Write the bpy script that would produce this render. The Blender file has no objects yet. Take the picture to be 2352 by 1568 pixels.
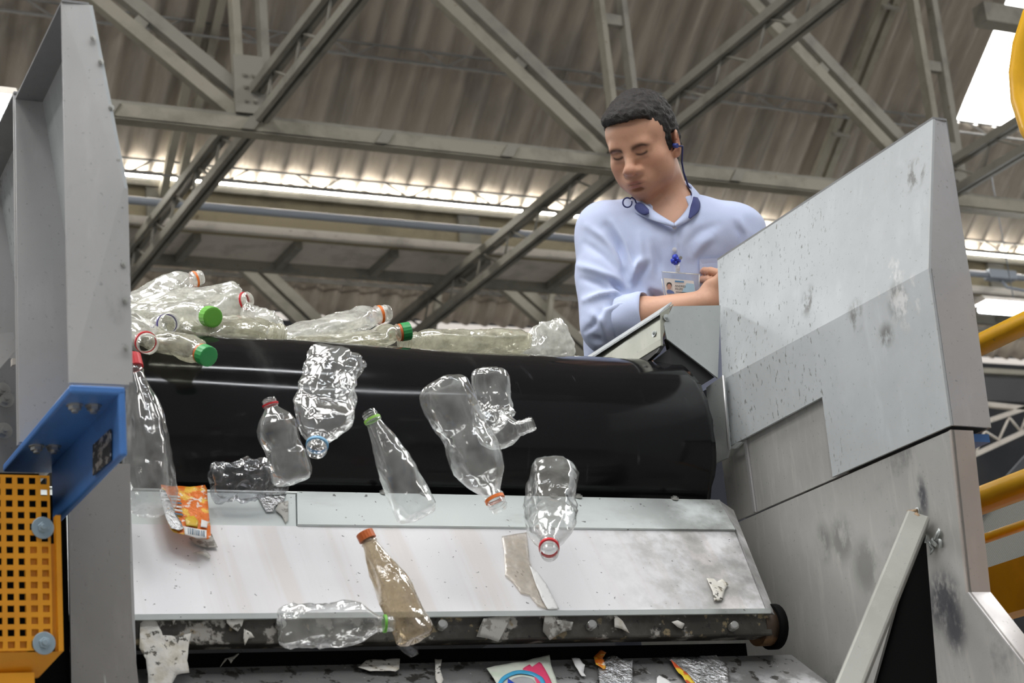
import bpy, bmesh, math, random
import numpy as np
from mathutils import Vector, Matrix, noise
S = bpy.context.scene
COL = S.collection
# ------------------------------------------------------------------ camera
F_PX, W_PX, H_PX = 4457.0, 2352.0, 1568.0
CX, CY = W_PX / 2, H_PX / 2
EYE = Vector((0.0, 0.0, 1.6))
_R = np.array([[0.8951, -0.43616, -0.09222], [0.05316, 0.31002, -0.94924], [0.44261, 0.84477, 0.30068]])
_u, _s, _v = np.linalg.svd(_R); _R = _u @ _v
RT, UP, FW = Vector(_R[0]), -Vector(_R[1]), Vector(_R[2])      # picture right, up, forward in world axes
cam_d = bpy.data.cameras.new('camera'); cam = bpy.data.objects.new('camera', cam_d); COL.objects.link(cam)
cam.matrix_world = Matrix(((RT.x, UP.x, -FW.x, EYE.x), (RT.y, UP.y, -FW.y, EYE.y), (RT.z, UP.z, -FW.z, EYE.z), (0, 0, 0, 1)))
cam_d.sensor_width = 36.0; cam_d.lens = F_PX / W_PX * 36.0
cam_d.clip_start = 0.05; cam_d.clip_end = 200
cam_d.dof.use_dof = True; cam_d.dof.focus_distance = 3.75; cam_d.dof.aperture_fstop = 9.0
S.camera = cam
# ------------------------------------------------------------------ light and exposure
S.view_settings.view_transform = 'Standard'; S.view_settings.look = 'None'
S.view_settings.gamma = 1.0; S.view_settings.use_curve_mapping = False
S.view_settings.exposure = 0.0
S.cycles.transparent_max_bounces = 32
S.cycles.max_bounces = 8
wd = bpy.data.worlds.new('hall_daylight'); S.world = wd; wd.use_nodes = True
wd.node_tree.nodes['Background'].inputs[0].default_value = (0.97, 0.98, 1.0, 1)
wd.node_tree.nodes['Background'].inputs[1].default_value = 0.32
SKY_GLOW = 7.0           # daylight seen through the roof-light sheets
EDGE_GLOW = 58.0         # daylight at the eaves gap

K = 0.85                 # machine unit in metres
def W(x, y, z): return Vector((x * K, y * K, 1.6 + z * K))
def ray(px, py): return RT * (px - CX) + UP * (CY - py) + FW * F_PX
def at(px, py, X=None, Y=None, Z=None, k=K):
    """the point of the place seen at a picture point and lying on the plane X, Y or Z = value (machine units)"""
    d = ray(px, py)
    if X is not None: t = X * k / d.x
    elif Y is not None: t = Y * k / d.y
    else: t = Z * k / d.z
    return EYE + d * t
def atd(px, py, depth): return EYE + ray(px, py) * (depth / F_PX)
def onplane(px, py, p, n):
    d = ray(px, py); return EYE + d * ((p - EYE).dot(n) / d.dot(n))

# ------------------------------------------------------------------ objects
def link(o, parent=None):
    COL.objects.link(o)
    if parent is not None: o.parent = parent
    return o
def tag(o, label=None, cat=None, group=None, kind=None):
    if label: o['label'] = label
    if cat: o['category'] = cat
    if group: o['group'] = group
    if kind: o['kind'] = kind
    return o
def empty(name, label=None, cat=None, group=None, kind=None):
    return tag(link(bpy.data.objects.new(name, None)), label, cat, group, kind)
class MB:
    """collects shapes, then links them as one mesh object"""
    def __init__(s): s.v = []; s.f = []; s.sm = []
    def add(s, vs, fs, smooth=False):
        b = len(s.v); s.v += [Vector(v) for v in vs]
        s.f += [tuple(i + b for i in f) for f in fs]; s.sm += [smooth] * len(fs)
        return s
    def hexa(s, p):   # 8 corners: bottom loop 0-3, top loop 4-7
        return s.add(p, [(3, 2, 1, 0), (4, 5, 6, 7), (0, 1, 5, 4), (1, 2, 6, 5), (2, 3, 7, 6), (3, 0, 4, 7)])
    def box(s, a, b):
        x0, y0, z0 = a; x1, y1, z1 = b
        return s.hexa([(x0, y0, z0), (x1, y0, z0), (x1, y1, z0), (x0, y1, z0), (x0, y0, z1), (x1, y0, z1), (x1, y1, z1), (x0, y1, z1)])
    def bar(s, a, b, w, h, up=(0, 0, 1)):
        a = Vector(a); b = Vector(b); t = (b - a).normalized(); u = t.cross(Vector(up))
        if u.length < 1e-4: u = t.cross(Vector((0, 1, 0)))
        u.normalize(); n = u.cross(t).normalized(); u = u * w / 2; n = n * h / 2
        return s.hexa([a - u - n, a + u - n, a + u + n, a - u + n, b - u - n, b + u - n, b + u + n, b - u + n])
    def prism(s, pts, off):
        """polygon extruded by a vector (a fixed vector or one per corner)"""
        pts = [Vector(p) for p in pts]; n = len(pts)
        offs = [Vector(off)] * n if not isinstance(off, list) else [Vector(o) for o in off]
        q = [p + o for p, o in zip(pts, offs)]
        return s.add(pts + q, [tuple(range(n))[::-1], tuple(range(n, 2 * n))] + [(i, (i + 1) % n, (i + 1) % n + n, i + n) for i in range(n)])
    def tube(s, path, r, n=10, caps=True, closed=False):
        path = [Vector(p) for p in path]; m = len(path); rs = r if isinstance(r, (list, tuple)) else [r] * m
        vs = []; u = None
        for i, p in enumerate(path):
            t = (path[(i + 1) % m if closed else min(i + 1, m - 1)] - path[(i - 1) % m if closed else max(i - 1, 0)]).normalized()
            if u is None:
                u = t.cross(Vector((0, 0, 1)))
                if u.length < .05: u = t.cross(Vector((0, 1, 0)))
            u = (u - t * u.dot(t)).normalized(); w = t.cross(u)
            for k in range(n):
                a = 2 * math.pi * k / n; vs.append(p + (u * math.cos(a) + w * math.sin(a)) * rs[i])
        fs = []
        for i in range(m if closed else m - 1):
            j = (i + 1) % m
            for k in range(n): fs.append((i * n + k, i * n + (k + 1) % n, j * n + (k + 1) % n, j * n + k))
        s.add(vs, fs, True)
        if caps and not closed:
            b = len(s.v) - len(vs)
            s.f += [tuple(b + k for k in range(n))[::-1], tuple(b + (m - 1) * n + k for k in range(n))]; s.sm += [False, False]
        return s
    def grid(s, fn, nu, nv, smooth=True, close_u=False):
        vs = [fn(i / (nu if close_u else nu - 1), j / (nv - 1)) for j in range(nv) for i in range(nu)]
        fs = []
        for j in range(nv - 1):
            for i in range(nu if close_u else nu - 1):
                i2 = (i + 1) % nu
                fs.append((j * nu + i, j * nu + i2, (j + 1) * nu + i2, (j + 1) * nu + i))
        return s.add(vs, fs, smooth)
    def build(s, name, m=None, parent=None, bevel=0, solid=0, seg=2, recalc=True):
        me = bpy.data.meshes.new(name); me.from_pydata([tuple(v) for v in s.v], [], s.f)
        me.polygons.foreach_set('use_smooth', s.sm)
        if recalc:
            bm = bmesh.new(); bm.from_mesh(me); bmesh.ops.recalc_face_normals(bm, faces=bm.faces); bm.to_mesh(me); bm.free()
        me.update(); o = link(bpy.data.objects.new(name, me), parent)
        if m: me.materials.append(m)
        if solid:
            d = o.modifiers.new('thickness', 'SOLIDIFY'); d.thickness = solid; d.offset = 0
        if bevel:
            d = o.modifiers.new('edge', 'BEVEL'); d.width = bevel; d.segments = seg; d.limit_method = 'ANGLE'; d.angle_limit = math.radians(40)
            d.harden_normals = False
        return o
def hexbolt(mb, p, n, r, h, washer=0, sides=6):
    p = Vector(p); n = Vector(n).normalized(); u = n.cross(Vector((.31, .17, .93))).normalized(); w = n.cross(u)
    if washer:
        mb.prism([p + (u * math.cos(a) + w * math.sin(a)) * washer for a in [i * math.pi / 12 for i in range(24)]], n * h * .25)
    mb.prism([p + (u * math.cos(a) + w * math.sin(a)) * r for a in [i * 2 * math.pi / sides for i in range(sides)]], n * h)
    mb.prism([p + n * h + (u * math.cos(a) + w * math.sin(a)) * r * .55 for a in [i * math.pi / 6 for i in range(12)]], n * h * .55)

# ------------------------------------------------------------------ materials
class Mat:
    def __init__(s, name, base, rough=.5, metal=0., spec=.5):
        s.m = bpy.data.materials.new(name); s.m.use_nodes = True; s.nt = s.m.node_tree; s.N = s.nt.nodes; s.L = s.nt.links
        s.b = s.N['Principled BSDF']; s.b.inputs['Base Color'].default_value = (*base, 1); s.b.inputs['Roughness'].default_value = rough
        s.b.inputs['Metallic'].default_value = metal; s.b.inputs['Specular IOR Level'].default_value = spec
        s.tc = s.N.new('ShaderNodeTexCoord'); s.base = base; s.cs = None
    def vec(s, scale=(1, 1, 1), rot=(0, 0, 0), loc=(0, 0, 0)):
        mp = s.N.new('ShaderNodeMapping'); mp.inputs['Scale'].default_value = scale; mp.inputs['Rotation'].default_value = rot
        mp.inputs['Location'].default_value = loc; s.L.new(s.tc.outputs['Object'], mp.inputs[0]); return mp.outputs[0]
    def noise(s, scale, detail=4, stretch=(1, 1, 1), rot=(0, 0, 0), loc=(0, 0, 0), rough=.6):
        n = s.N.new('ShaderNodeTexNoise'); n.inputs['Scale'].default_value = scale; n.inputs['Detail'].default_value = detail
        n.inputs['Roughness'].default_value = rough; s.L.new(s.vec(stretch, rot, loc), n.inputs['Vector']); return n.outputs['Fac']
    def ramp(s, fac, lo, hi, a=0., b=1.):
        r = s.N.new('ShaderNodeMapRange'); r.inputs['From Min'].default_value = lo; r.inputs['From Max'].default_value = hi
        r.inputs['To Min'].default_value = a; r.inputs['To Max'].default_value = b; r.interpolation_type = 'SMOOTHSTEP'
        s.L.new(fac, r.inputs['Value']); return r.outputs[0]
    def axis(s, which):
        x = s.N.new('ShaderNodeSeparateXYZ'); s.L.new(s.tc.outputs['Object'], x.inputs[0]); return x.outputs[which]
    def mul(s, a, b):
        m = s.N.new('ShaderNodeMath'); m.operation = 'MULTIPLY'; s.L.new(a, m.inputs[0])
        if isinstance(b, (int, float)): m.inputs[1].default_value = b
        else: s.L.new(b, m.inputs[1])
        return m.outputs[0]
    def layer(s, color, fac):
        mx = s.N.new('ShaderNodeMix'); mx.data_type = 'RGBA'; s.L.new(fac, mx.inputs['Factor'])
        if s.cs is None: mx.inputs['A'].default_value = (*s.base, 1)
        else: s.L.new(s.cs, mx.inputs['A'])
        if isinstance(color, tuple): mx.inputs['B'].default_value = (*color, 1)
        else: s.L.new(color, mx.inputs['B'])
        s.cs = mx.outputs['Result']; s.L.new(s.cs, s.b.inputs['Base Color']); return s
    def spots(s, color, scale, lo, hi, detail=4, stretch=(1, 1, 1), amount=1., rot=(0, 0, 0), mask=None, loc=(0, 0, 0)):
        f = s.mul(s.ramp(s.noise(scale, detail, stretch, rot, loc), lo, hi), amount)
        if mask is not None: f = s.mul(f, mask)
        return s.layer(color, f)
    def rough_var(s, scale, lo, hi, stretch=(1, 1, 1)):
        s.L.new(s.ramp(s.noise(scale, 4, stretch), .3, .7, lo, hi), s.b.inputs['Roughness']); return s
    def bump(s, scale, strength, dist=.002, detail=4, stretch=(1, 1, 1)):
        b = s.N.new('ShaderNodeBump'); b.inputs['Strength'].default_value = strength; b.inputs['Distance'].default_value = dist
        s.L.new(s.noise(scale, detail, stretch), b.inputs['Height']); s.L.new(b.outputs[0], s.b.inputs['Normal']); return s
def plain(name, c, rough=.5, metal=0., spec=.5): return Mat(name, c, rough, metal, spec).m
def emis(name, c, strength):
    m = bpy.data.materials.new(name); m.use_nodes = True; N = m.node_tree.nodes; N.clear()
    e = N.new('ShaderNodeEmission'); e.inputs[0].default_value = (*c, 1); e.inputs[1].default_value = strength
    o = N.new('ShaderNodeOutputMaterial'); m.node_tree.links.new(e.outputs[0], o.inputs[0]); return m
def pet(name, tint, haze, body, film=.06, rough=.07, bscale=60, bstr=.5):
    """thin clear plastic wall: see-through, glossy, with a little milky haze"""
    m = bpy.data.materials.new(name); m.use_nodes = True; nt = m.node_tree; N = nt.nodes; L = nt.links; N.clear()
    out = N.new('ShaderNodeOutputMaterial'); tr = N.new('ShaderNodeBsdfTransparent'); tr.inputs[0].default_value = (*tint, 1)
    gl = N.new('ShaderNodeBsdfGlossy'); gl.inputs['Roughness'].default_value = rough; gl.inputs[0].default_value = (1, 1, 1, 1)
    df = N.new('ShaderNodeBsdfDiffuse'); df.inputs[0].default_value = (*body, 1)
    tl = N.new('ShaderNodeBsdfTranslucent'); tl.inputs[0].default_value = (*body, 1)
    tc = N.new('ShaderNodeTexCoord'); nz = N.new('ShaderNodeTexNoise'); nz.inputs['Scale'].default_value = bscale; nz.inputs['Detail'].default_value = 3
    L.new(tc.outputs['Object'], nz.inputs['Vector'])
    bp = N.new('ShaderNodeBump'); bp.inputs['Strength'].default_value = bstr; bp.inputs['Distance'].default_value = .004
    L.new(nz.outputs['Fac'], bp.inputs['Height']); L.new(bp.outputs[0], gl.inputs['Normal'])
    lw = N.new('ShaderNodeLayerWeight'); lw.inputs['Blend'].default_value = .35; L.new(bp.outputs[0], lw.inputs['Normal'])
    mr = N.new('ShaderNodeMapRange'); mr.inputs['To Min'].default_value = film; mr.inputs['To Max'].default_value = .75; L.new(lw.outputs['Facing'], mr.inputs['Value'])
    pw = N.new('ShaderNodeMath'); pw.operation = 'POWER'; L.new(mr.outputs[0], pw.inputs[0]); pw.inputs[1].default_value = 1.25
    md = N.new('ShaderNodeMixShader'); md.inputs[0].default_value = .5; L.new(df.outputs[0], md.inputs[1]); L.new(tl.outputs[0], md.inputs[2])
    m1 = N.new('ShaderNodeMixShader'); L.new(tr.outputs[0], m1.inputs[1]); L.new(md.outputs[0], m1.inputs[2])
    hz = N.new('ShaderNodeMapRange'); hz.inputs['From Min'].default_value = .35; hz.inputs['From Max'].default_value = .7
    hz.inputs['To Min'].default_value = haze * .5; hz.inputs['To Max'].default_value = haze * 1.6; L.new(nz.outputs['Fac'], hz.inputs['Value']); L.new(hz.outputs[0], m1.inputs[0])
    m2 = N.new('ShaderNodeMixShader'); L.new(pw.outputs[0], m2.inputs[0]); L.new(m1.outputs[0], m2.inputs[1]); L.new(gl.outputs[0], m2.inputs[2])
    L.new(m2.outputs[0], out.inputs[0]); return m
def steel(name, base, rough=.42, metal=.55, specks=0., stain=0., zsplit=None):
    q = Mat(name, base, rough, metal)
    q.spots(tuple(c * .8 for c in base), 3.5, .35, .7, 5, amount=.6)
    q.spots(tuple(min(1, c * 1.12) for c in base), 26, .52, .75, 6, stretch=(1, 1, .3), amount=.5)
    q.spots((.10, .105, .10), 150, .66, .73, 2, amount=.35)
    if specks:
        m = q.ramp(q.axis('Y'), 2.66, 2.76) if zsplit else None
        q.spots((.13, .14, .12), 120, .60, .70, 3, stretch=(1, 1, .42), amount=specks, mask=m)
    if stain:
        q.spots((.14, .14, .13), 9, .6, .78, 6, stretch=(1, 1, .6), amount=stain)
    q.rough_var(7, rough - .08, rough + .12); return q
M = {}
def marks(q, pts, X, color, scale, lo, hi, amount):
    """dirt marks of their own shape round given places on a plate"""
    for (px, py, ry_, rz_) in pts:
        c = at(px, py, X=X); v = q.N.new('ShaderNodeVectorMath'); v.operation = 'SUBTRACT'; q.L.new(q.tc.outputs['Object'], v.inputs[0]); v.inputs[1].default_value = c
        d = q.N.new('ShaderNodeVectorMath'); d.operation = 'MULTIPLY'; q.L.new(v.outputs[0], d.inputs[0]); d.inputs[1].default_value = (0, 1 / ry_, 1 / rz_)
        l = q.N.new('ShaderNodeVectorMath'); l.operation = 'LENGTH'; q.L.new(d.outputs[0], l.inputs[0])
        f = q.mul(q.ramp(l.outputs['Value'], 1., .25), q.mul(q.ramp(q.noise(scale, 6, (1, 1, .6), loc=(px * .01, 0, 0)), lo, hi), amount)); q.layer(color, f)
_g = steel('galvanised_sheet', (.50, .525, .535), .52, .3, specks=.8, stain=.0, zsplit=True)
marks(_g, [(2060, 690, .035, .045), (1965, 725, .03, .04), (2055, 395, .05, .04), (2035, 770, .03, .03), (1840, 690, .03, .04)], 2.42, (.16, .16, .15), 45, .42, .60, .85)
marks(_g, [(2080, 690, .06, .06), (2040, 640, .05, .05)], 2.42, (.74, .74, .73), 40, .48, .6, .7)
M['guard'] = _g.m
_g = steel('scuffed_galvanised_sheet', (.46, .455, .435), .42, .4, stain=.0)
_g.spots((.12, .12, .125), 5.5, .56, .74, 6, amount=.85, loc=(3.1, 1.7, .6))
_g.spots((.56, .55, .52), 60, .5, .7, 5, stretch=(1, 1, .15), amount=.5)
marks(_g, [(1930, 1240, .05, .06), (1985, 1300, .05, .07), (1890, 1245, .03, .05)], 2.42, (.20, .20, .19), 22, .36, .52, .8)
marks(_g, [(2116, 1140, .018, .05), (2165, 1380, .06, .07), (2190, 1440, .04, .06)], 2.42, (.06, .06, .075), 60, .30, .56, .9)
M['guard_low'] = _g.m
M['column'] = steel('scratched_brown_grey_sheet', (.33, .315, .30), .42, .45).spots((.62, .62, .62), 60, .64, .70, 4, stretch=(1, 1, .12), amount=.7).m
M['flange_brown'] = steel('folded_sheet_edge_brown', (.50, .455, .425), .42, .5).m  # brown tint puts a reflection into the edge colour
M['flange'] = steel('folded_sheet_edge', (.53, .525, .53), .4, .55).m
M['tube_steel'] = steel('dull_tube_steel', (.30, .30, .275), .5, .4, stain=.4).m
M['flange_left'] = steel('folded_sheet_edge_grey', (.52, .52, .52), .46, .45, stain=.5).m
M['flange_dark'] = steel('folded_sheet_shaded', (.27, .27, .275), .5, .5).m  # darker copy of the folded sheet, shade put into its colour
M['galv'] = steel('galvanised_bracket', (.50, .53, .52), .4, .5, stain=.6).m
_p = Mat('white_worn_plate', (.72, .715, .735), .42, .1)
_p.spots((.60, .555, .52), 14, .48, .66, 4, stretch=(1.0, .05, .05), amount=.5, rot=(0, 0, .12))
_p.spots((.05, .05, .05), 120, .70, .74, 2, amount=.8)
_p.spots((.10, .10, .09), 30, .745, .78, 3, amount=.8)
_p.spots((.12, .12, .11), 9, .30, .66, 7, amount=.9, mask=_p.ramp(_p.axis('X'), 1.66, 1.92))
_p.spots((.3, .3, .28), 30, .4, .7, 6, amount=.6, mask=_p.ramp(_p.axis('X'), 1.60, 1.80))
M['plate'] = _p.m
_p2 = Mat('pale_worn_plate', (.66, .71, .70), .34, .2)
_p2.spots((.40, .41, .39), 8, .52, .72, 5, stretch=(.4, 1, 1), amount=.6)
_p2.spots((.05, .05, .05), 70, .70, .74, 2, amount=.8)
_p2.spots((.15, .15, .14), 8, .30, .62, 7, amount=.9, mask=_p2.ramp(_p2.axis('X'), 1.66, 1.95))
M['plate_up'] = _p2.m
_d = Mat('grimy_steel', (.045, .042, .036), .5, .3)
_d.spots((.10, .095, .085), 14, .45, .65, 5, amount=.8)
_d.spots((.46, .44, .40), 20, .55, .61, 5, amount=.85)
_d.spots((.30, .24, .14), 33, .60, .66, 4, amount=.8)
_d.spots((.01, .01, .01), 60, .6, .7, 3, amount=.9); _d.bump(60, .4)
M['grime'] = _d.m
_d = Mat('grimy_lower_plate', (.17, .17, .17), .42, .3)
_d.spots((.60, .60, .62), 11, .46, .56, 6, amount=.85, mask=_d.ramp(_d.axis('Z'), 2.035, 2.0))
_d.spots((.03, .028, .024), 40, .56, .62, 4, amount=.95)
_d.spots((.5, .5, .48), 90, .68, .72, 3, amount=.7); _d.bump(50, .5)
M['grime_low'] = _d.m
_r = Mat('black_rubber_belt', (.008, .008, .009), .2, 0, .22)
_r.spots((.05, .053, .05), 5, .56, .8, 5, stretch=(1.4, .5, .5), amount=.7)
_r.spots((.10, .10, .11), 40, .64, .72, 4, stretch=(1, .15, .15), amount=.5, mask=_r.ramp(_r.axis('X'), 1.45, 1.95))
_r.rough_var(5, .06, .15, (1.2, .5, .5)); _r.bump(7, .05, .004, 2, (1, .8, .8))
M['belt'] = _r.m
M['rubber'] = plain('black_rubber', (.012, .012, .012), .5)
M['void'] = plain('black_shade', (.004, .004, .004), .8, 0., .05)  # near-black that stands in for shade; also on frames and collar
_b = Mat('blue_paint', (.062, .19, .50), .38); _b.spots((.05, .14, .38), 12, .4, .7, 4, amount=.6); _b.spots((.25, .3, .38), 60, .7, .76, 3, amount=.5)
M['blue'] = _b.m
_o = Mat('orange_paint', (.72, .30, .008), .42); _o.spots((.50, .19, .006), 9, .45, .75, 4, amount=.6); M['orange'] = _o.m
_y = Mat('yellow_paint', (.78, .42, .01), .32); _y.spots((.55, .28, .01), 8, .5, .75, 4, amount=.6); _y.spots((.2, .15, .06), 40, .68, .74, 4, amount=.7); M['yellow'] = _y.m
M['bolt'] = plain('zinc_bolt', (.50, .50, .48), .32, .85)
M['bolt_blue'] = plain('zinc_washer', (.36, .46, .52), .4, .6)
M['nameplate'] = Mat('engraved_plate', (.055, .055, .055), .35, .6).spots((.45, .44, .42), 60, .52, .56, 2, stretch=(1, 1, 1.6), amount=.9).m
_c = Mat('fibre_cement_sheet', (.385, .34, .285), .9)
_c.spots((.24, .215, .185), 2.6, .40, .68, 6, stretch=(2.8, .35, .35), amount=.9)
_c.spots((.50, .455, .40), 6, .5, .75, 5, stretch=(3.5, .3, .3), amount=.6)
_c.spots((.2, .18, .16), 1.1, .52, .72, 5, amount=.6)
M['roof'] = _c.m
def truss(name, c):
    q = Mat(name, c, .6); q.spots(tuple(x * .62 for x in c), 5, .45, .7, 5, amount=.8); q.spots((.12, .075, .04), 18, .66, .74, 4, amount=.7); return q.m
M['truss'] = truss('aged_steel_paint', (.25, .24, .205)); M['truss_lit'] = truss('aged_steel_paint_lit', (.30, .28, .225))  # truss_lit is the same paint made lighter for the lit sides
M['purlin'] = truss('thin_rod_paint', (.2, .195, .185)); M['gutter'] = truss('tan_gutter_paint', (.30, .255, .165)); M['gutter_pale'] = truss('pale_gutter_paint', (.62, .58, .52))
M['pipe'] = plain('grey_conduit', (.27, .30, .34), .45, .2)
M['concrete'] = Mat('concrete_floor', (.32, .31, .29), .8).spots((.2, .19, .18), 2, .4, .7, 5, amount=.7).m
M['darkwall'] = Mat('shaded_wall', (.06, .063, .07), .8).spots((.09, .09, .095), .8, .4, .7, 3).m
M['skylight'] = emis('roof_light_sheet', (1, .985, .96), SKY_GLOW); M['eaves'] = emis('eaves_daylight', (1, .95, .86), EDGE_GLOW)
M['eaves_far'] = emis('far_eaves_daylight', (1, .93, .86), .75)
M['tube'] = emis('fluorescent_tube', (.92, .96, 1), 45.0)
M['overhead'] = emis('overhead_light_panel', (1, .985, .965), 12.5)  # glow of the added panels overhead
# bottles
M['pet'] = pet('clear_plastic', (.93, .94, .94), .12, (.8, .8, .77), .045, .12, bscale=35, bstr=.3)
M['pet_milky'] = pet('cloudy_plastic', (.95, .95, .92), .58, (.92, .92, .87), .06, bscale=45, bstr=.4)
M['pet_brown'] = pet('soiled_plastic', (.80, .72, .58), .34, (.55, .46, .34), .06)
M['pet_dark'] = pet('crinkled_thin_plastic', (.74, .74, .76), .05, (.4, .4, .42), .07, .08, 50, .7)
M['pet_olive'] = pet('cloudy_olive_plastic', (.94, .93, .84), .50, (.80, .79, .66), .05, bscale=45, bstr=.4)
for n, c in dict(red=(.62, .02, .03), orange_cap=(.75, .17, .02), green=(.03, .30, .08), lime=(.30, .60, .10), leaf=(.14, .45, .05), sky=(.17, .42, .65), purple=(.07, .05, .22), rust=(.55, .13, .03)).items():
    M['c_' + n] = Mat('plastic_' + n, c, .38).bump(300, .15, .0005).m
# ------------------------------------------------------------------ the hall: roof, beams, daylight
def H(x, y, z): return Vector((x, y, 1.6 + z))
TILT = math.tan(math.radians(40)); CT, ST = math.cos(math.radians(40)), math.sin(math.radians(40))
def sheet_roof(name, x0, x1, ylow, zlow, length, seed, mat):
    pitch, amp = .177, .034
    nx = int((x1 - x0) / pitch * 12); rows = 26; mb = MB(); vs = []
    for j in range(rows + 1):
        d = length * j / rows
        for i in range(nx + 1):
            x = x0 + (x1 - x0) * i / nx
            h = amp * math.cos(2 * math.pi * x / pitch) + .004 * math.sin(x * 2.3 + seed)
            # sheets overlap: a small step every 1.2 m down the slope
            h += .006 * ((d / 1.22) % 1.0)
            vs.append(H(x, ylow - d * CT - h * ST, zlow + d * ST - h * CT))
    w = nx + 1
    mb.add(vs, [(j * w + i, j * w + i + 1, (j + 1) * w + i + 1, (j + 1) * w + i) for j in range(rows) for i in range(nx)], True)
    return tag(mb.build(name, mat, solid=.006, recalc=False), kind='structure')
sheet_roof('ceiling', -1.5, 9.36, 11.2, 4.99, 4.1, 0, M['roof'])
# the sheeting goes on below the roof-light and beside it
def roof_part(x0, x1, d0, d1, name):
    return sheet_roof(name, x0, x1, 11.2 - d0 * CT, 4.99 + d0 * ST, d1 - d0, 1, M['roof'])
roof_part(9.36, 14.0, 0, 1.06, 'ceiling.001'); roof_part(9.36, 14.0, 2.4, 4.1, 'ceiling.002')
sheet_roof('ceiling.003', -1.5, 14.0, 14.0, 5.12, 3.1, 2, M['roof'])
mb = MB(); q = lambda x, d, h=.0: H(x, 11.2 - d * CT + h * ST, 4.99 + d * ST + h * CT)
mb.hexa([q(9.33, 1.0, .03), q(14, 1.0, .03), q(14, 2.45, .03), q(9.33, 2.45, .03), q(9.33, 1.0, .05), q(14, 1.0, .05), q(14, 2.45, .05), q(9.33, 2.45, .05)])
tag(mb.build('window_1', M['skylight']), 'bright roof-light sheet letting daylight through the corrugated roof', kind='structure')
mb = MB(); mb.box(H(-1.5, 11.185, 4.947), H(14, 11.2, 4.985)); tag(mb.build('window_2', M['eaves']), kind='structure')
mb = MB(); mb.box(H(-1.5, 14.0, 5.06), H(14, 14.02, 5.115)); tag(mb.build('window_3', M['eaves_far']), kind='structure')
mb = MB(); mb.box(H(-30, -14, -1.7), H(30, 30, -1.6)); tag(mb.build('floor', M['concrete']), kind='structure')
mb = MB(); mb.box(H(-14, 20, -1.6), H(34, 20.2, 7.6)); tag(mb.build('wall_back', M['darkwall']), kind='structure')
# roof over the machine, with slots for added glowing panels
mb = MB()
slots = [(-6.4, -5.0), (-3.4, -2.0), (-.4, 1.0), (8.0, 9.6)]
xs = [-9] + [v for s in slots for v in s] + [14]
for a, b in zip(xs[::2], xs[1::2]): mb.box(H(a, -3.4, 7.6), H(b, 8.1, 7.7))
for a, b in slots:
    for y0, y1 in ((-3.4, -2.6), (1.2, 2.4), (6.2, 8.1)): mb.box(H(a, y0, 7.6), H(b, y1, 7.7))
tag(mb.build('ceiling.004', M['roof']), kind='structure')
for i, (a, b) in enumerate(slots):
    for j, (y0, y1) in enumerate(((-2.6, 1.2), (2.4, 6.2))):
        mb = MB(); mb.box(H(a, y0, 7.64), H(b, y1, 7.66)); tag(mb.build('window_%d' % (4 + i * 2 + j), M['overhead']), kind='structure')  # unseen glowing panels added to light the machine

# bottom chord along the hall
YB = 9.0
def chan(mb, a, b, w, h, gap):
    """a pair of channels back to back with a slot between them"""
    a, b = Vector(a), Vector(b)
    t = (b - a).normalized(); u = Vector((0, 0, 1)) if abs(t.z) < .5 else Vector((0, 1, 0))
    n = t.cross(u).normalized(); m = n.cross(t).normalized()
    for sg in (-1, 1): mb.bar(a + n * sg * (gap + w) / 2, b + n * sg * (gap + w) / 2, w, h, m)
root = empty('roof_beam', 'long riveted grey roof beam crossing behind the man\'s head', 'beam')
root.location = H(1, YB, 4.3)
def part(mb, name, m, par, **k):
    o = mb.build(name, m, None, **k); o.parent = par
    o.matrix_parent_inverse = Matrix.Translation(-par.location) if par.parent is None else Matrix.Identity(4)
    return o
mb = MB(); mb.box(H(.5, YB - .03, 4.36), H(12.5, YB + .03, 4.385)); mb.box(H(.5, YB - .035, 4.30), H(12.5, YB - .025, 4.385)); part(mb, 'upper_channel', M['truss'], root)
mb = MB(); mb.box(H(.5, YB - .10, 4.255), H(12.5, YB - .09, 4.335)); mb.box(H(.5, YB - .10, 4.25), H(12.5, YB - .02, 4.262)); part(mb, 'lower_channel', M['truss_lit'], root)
for i, x in enumerate(np.arange(.9, 12.4, .76)):
    mb = MB(); mb.hexa([H(x, YB - .12, 4.26), H(x + .07, YB - .12, 4.26), H(x + .07, YB - .09, 4.26), H(x, YB - .09, 4.26), H(x + .05, YB - .12, 4.335), H(x + .12, YB - .12, 4.335), H(x + .12, YB - .09, 4.335), H(x + .05, YB - .09, 4.335)])
    part(mb, 'batten_plate', M['truss'], root)

# lattice girders running away from the viewer
def lattice(x, y0, y1, label, mat):
    root = empty('lattice_girder', label, 'girder', 'lattice girders under the roof'); root.location = H(x, (y0 + y1) / 2, 4.33)
    zl, zu = 4.335, 4.525
    mb = MB(); chan(mb, H(x, y0, zl), H(x, y1, zl), .028, .05, .022); mb.box(H(x - .038, y0, zl + .018), H(x + .038, y1, zl + .025)); part(mb, 'lower_chord', mat, root)
    mb = MB(); chan(mb, H(x, y0, zu), H(x, y1, zu), .028, .05, .022); part(mb, 'upper_chord', mat, root)
    y = y0; s = 0
    while y < y1 - .2:
        a, b = (zl, zu) if s % 2 == 0 else (zu, zl)
        mb = MB(); mb.tube([H(x, y, a), H(x, y + (.30 if s % 2 == 0 else .14), b)], .0085, 6); part(mb, 'lacing_bar', mat, root)
        y += .30 if s % 2 == 0 else .14; s += 1
    return root
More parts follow.
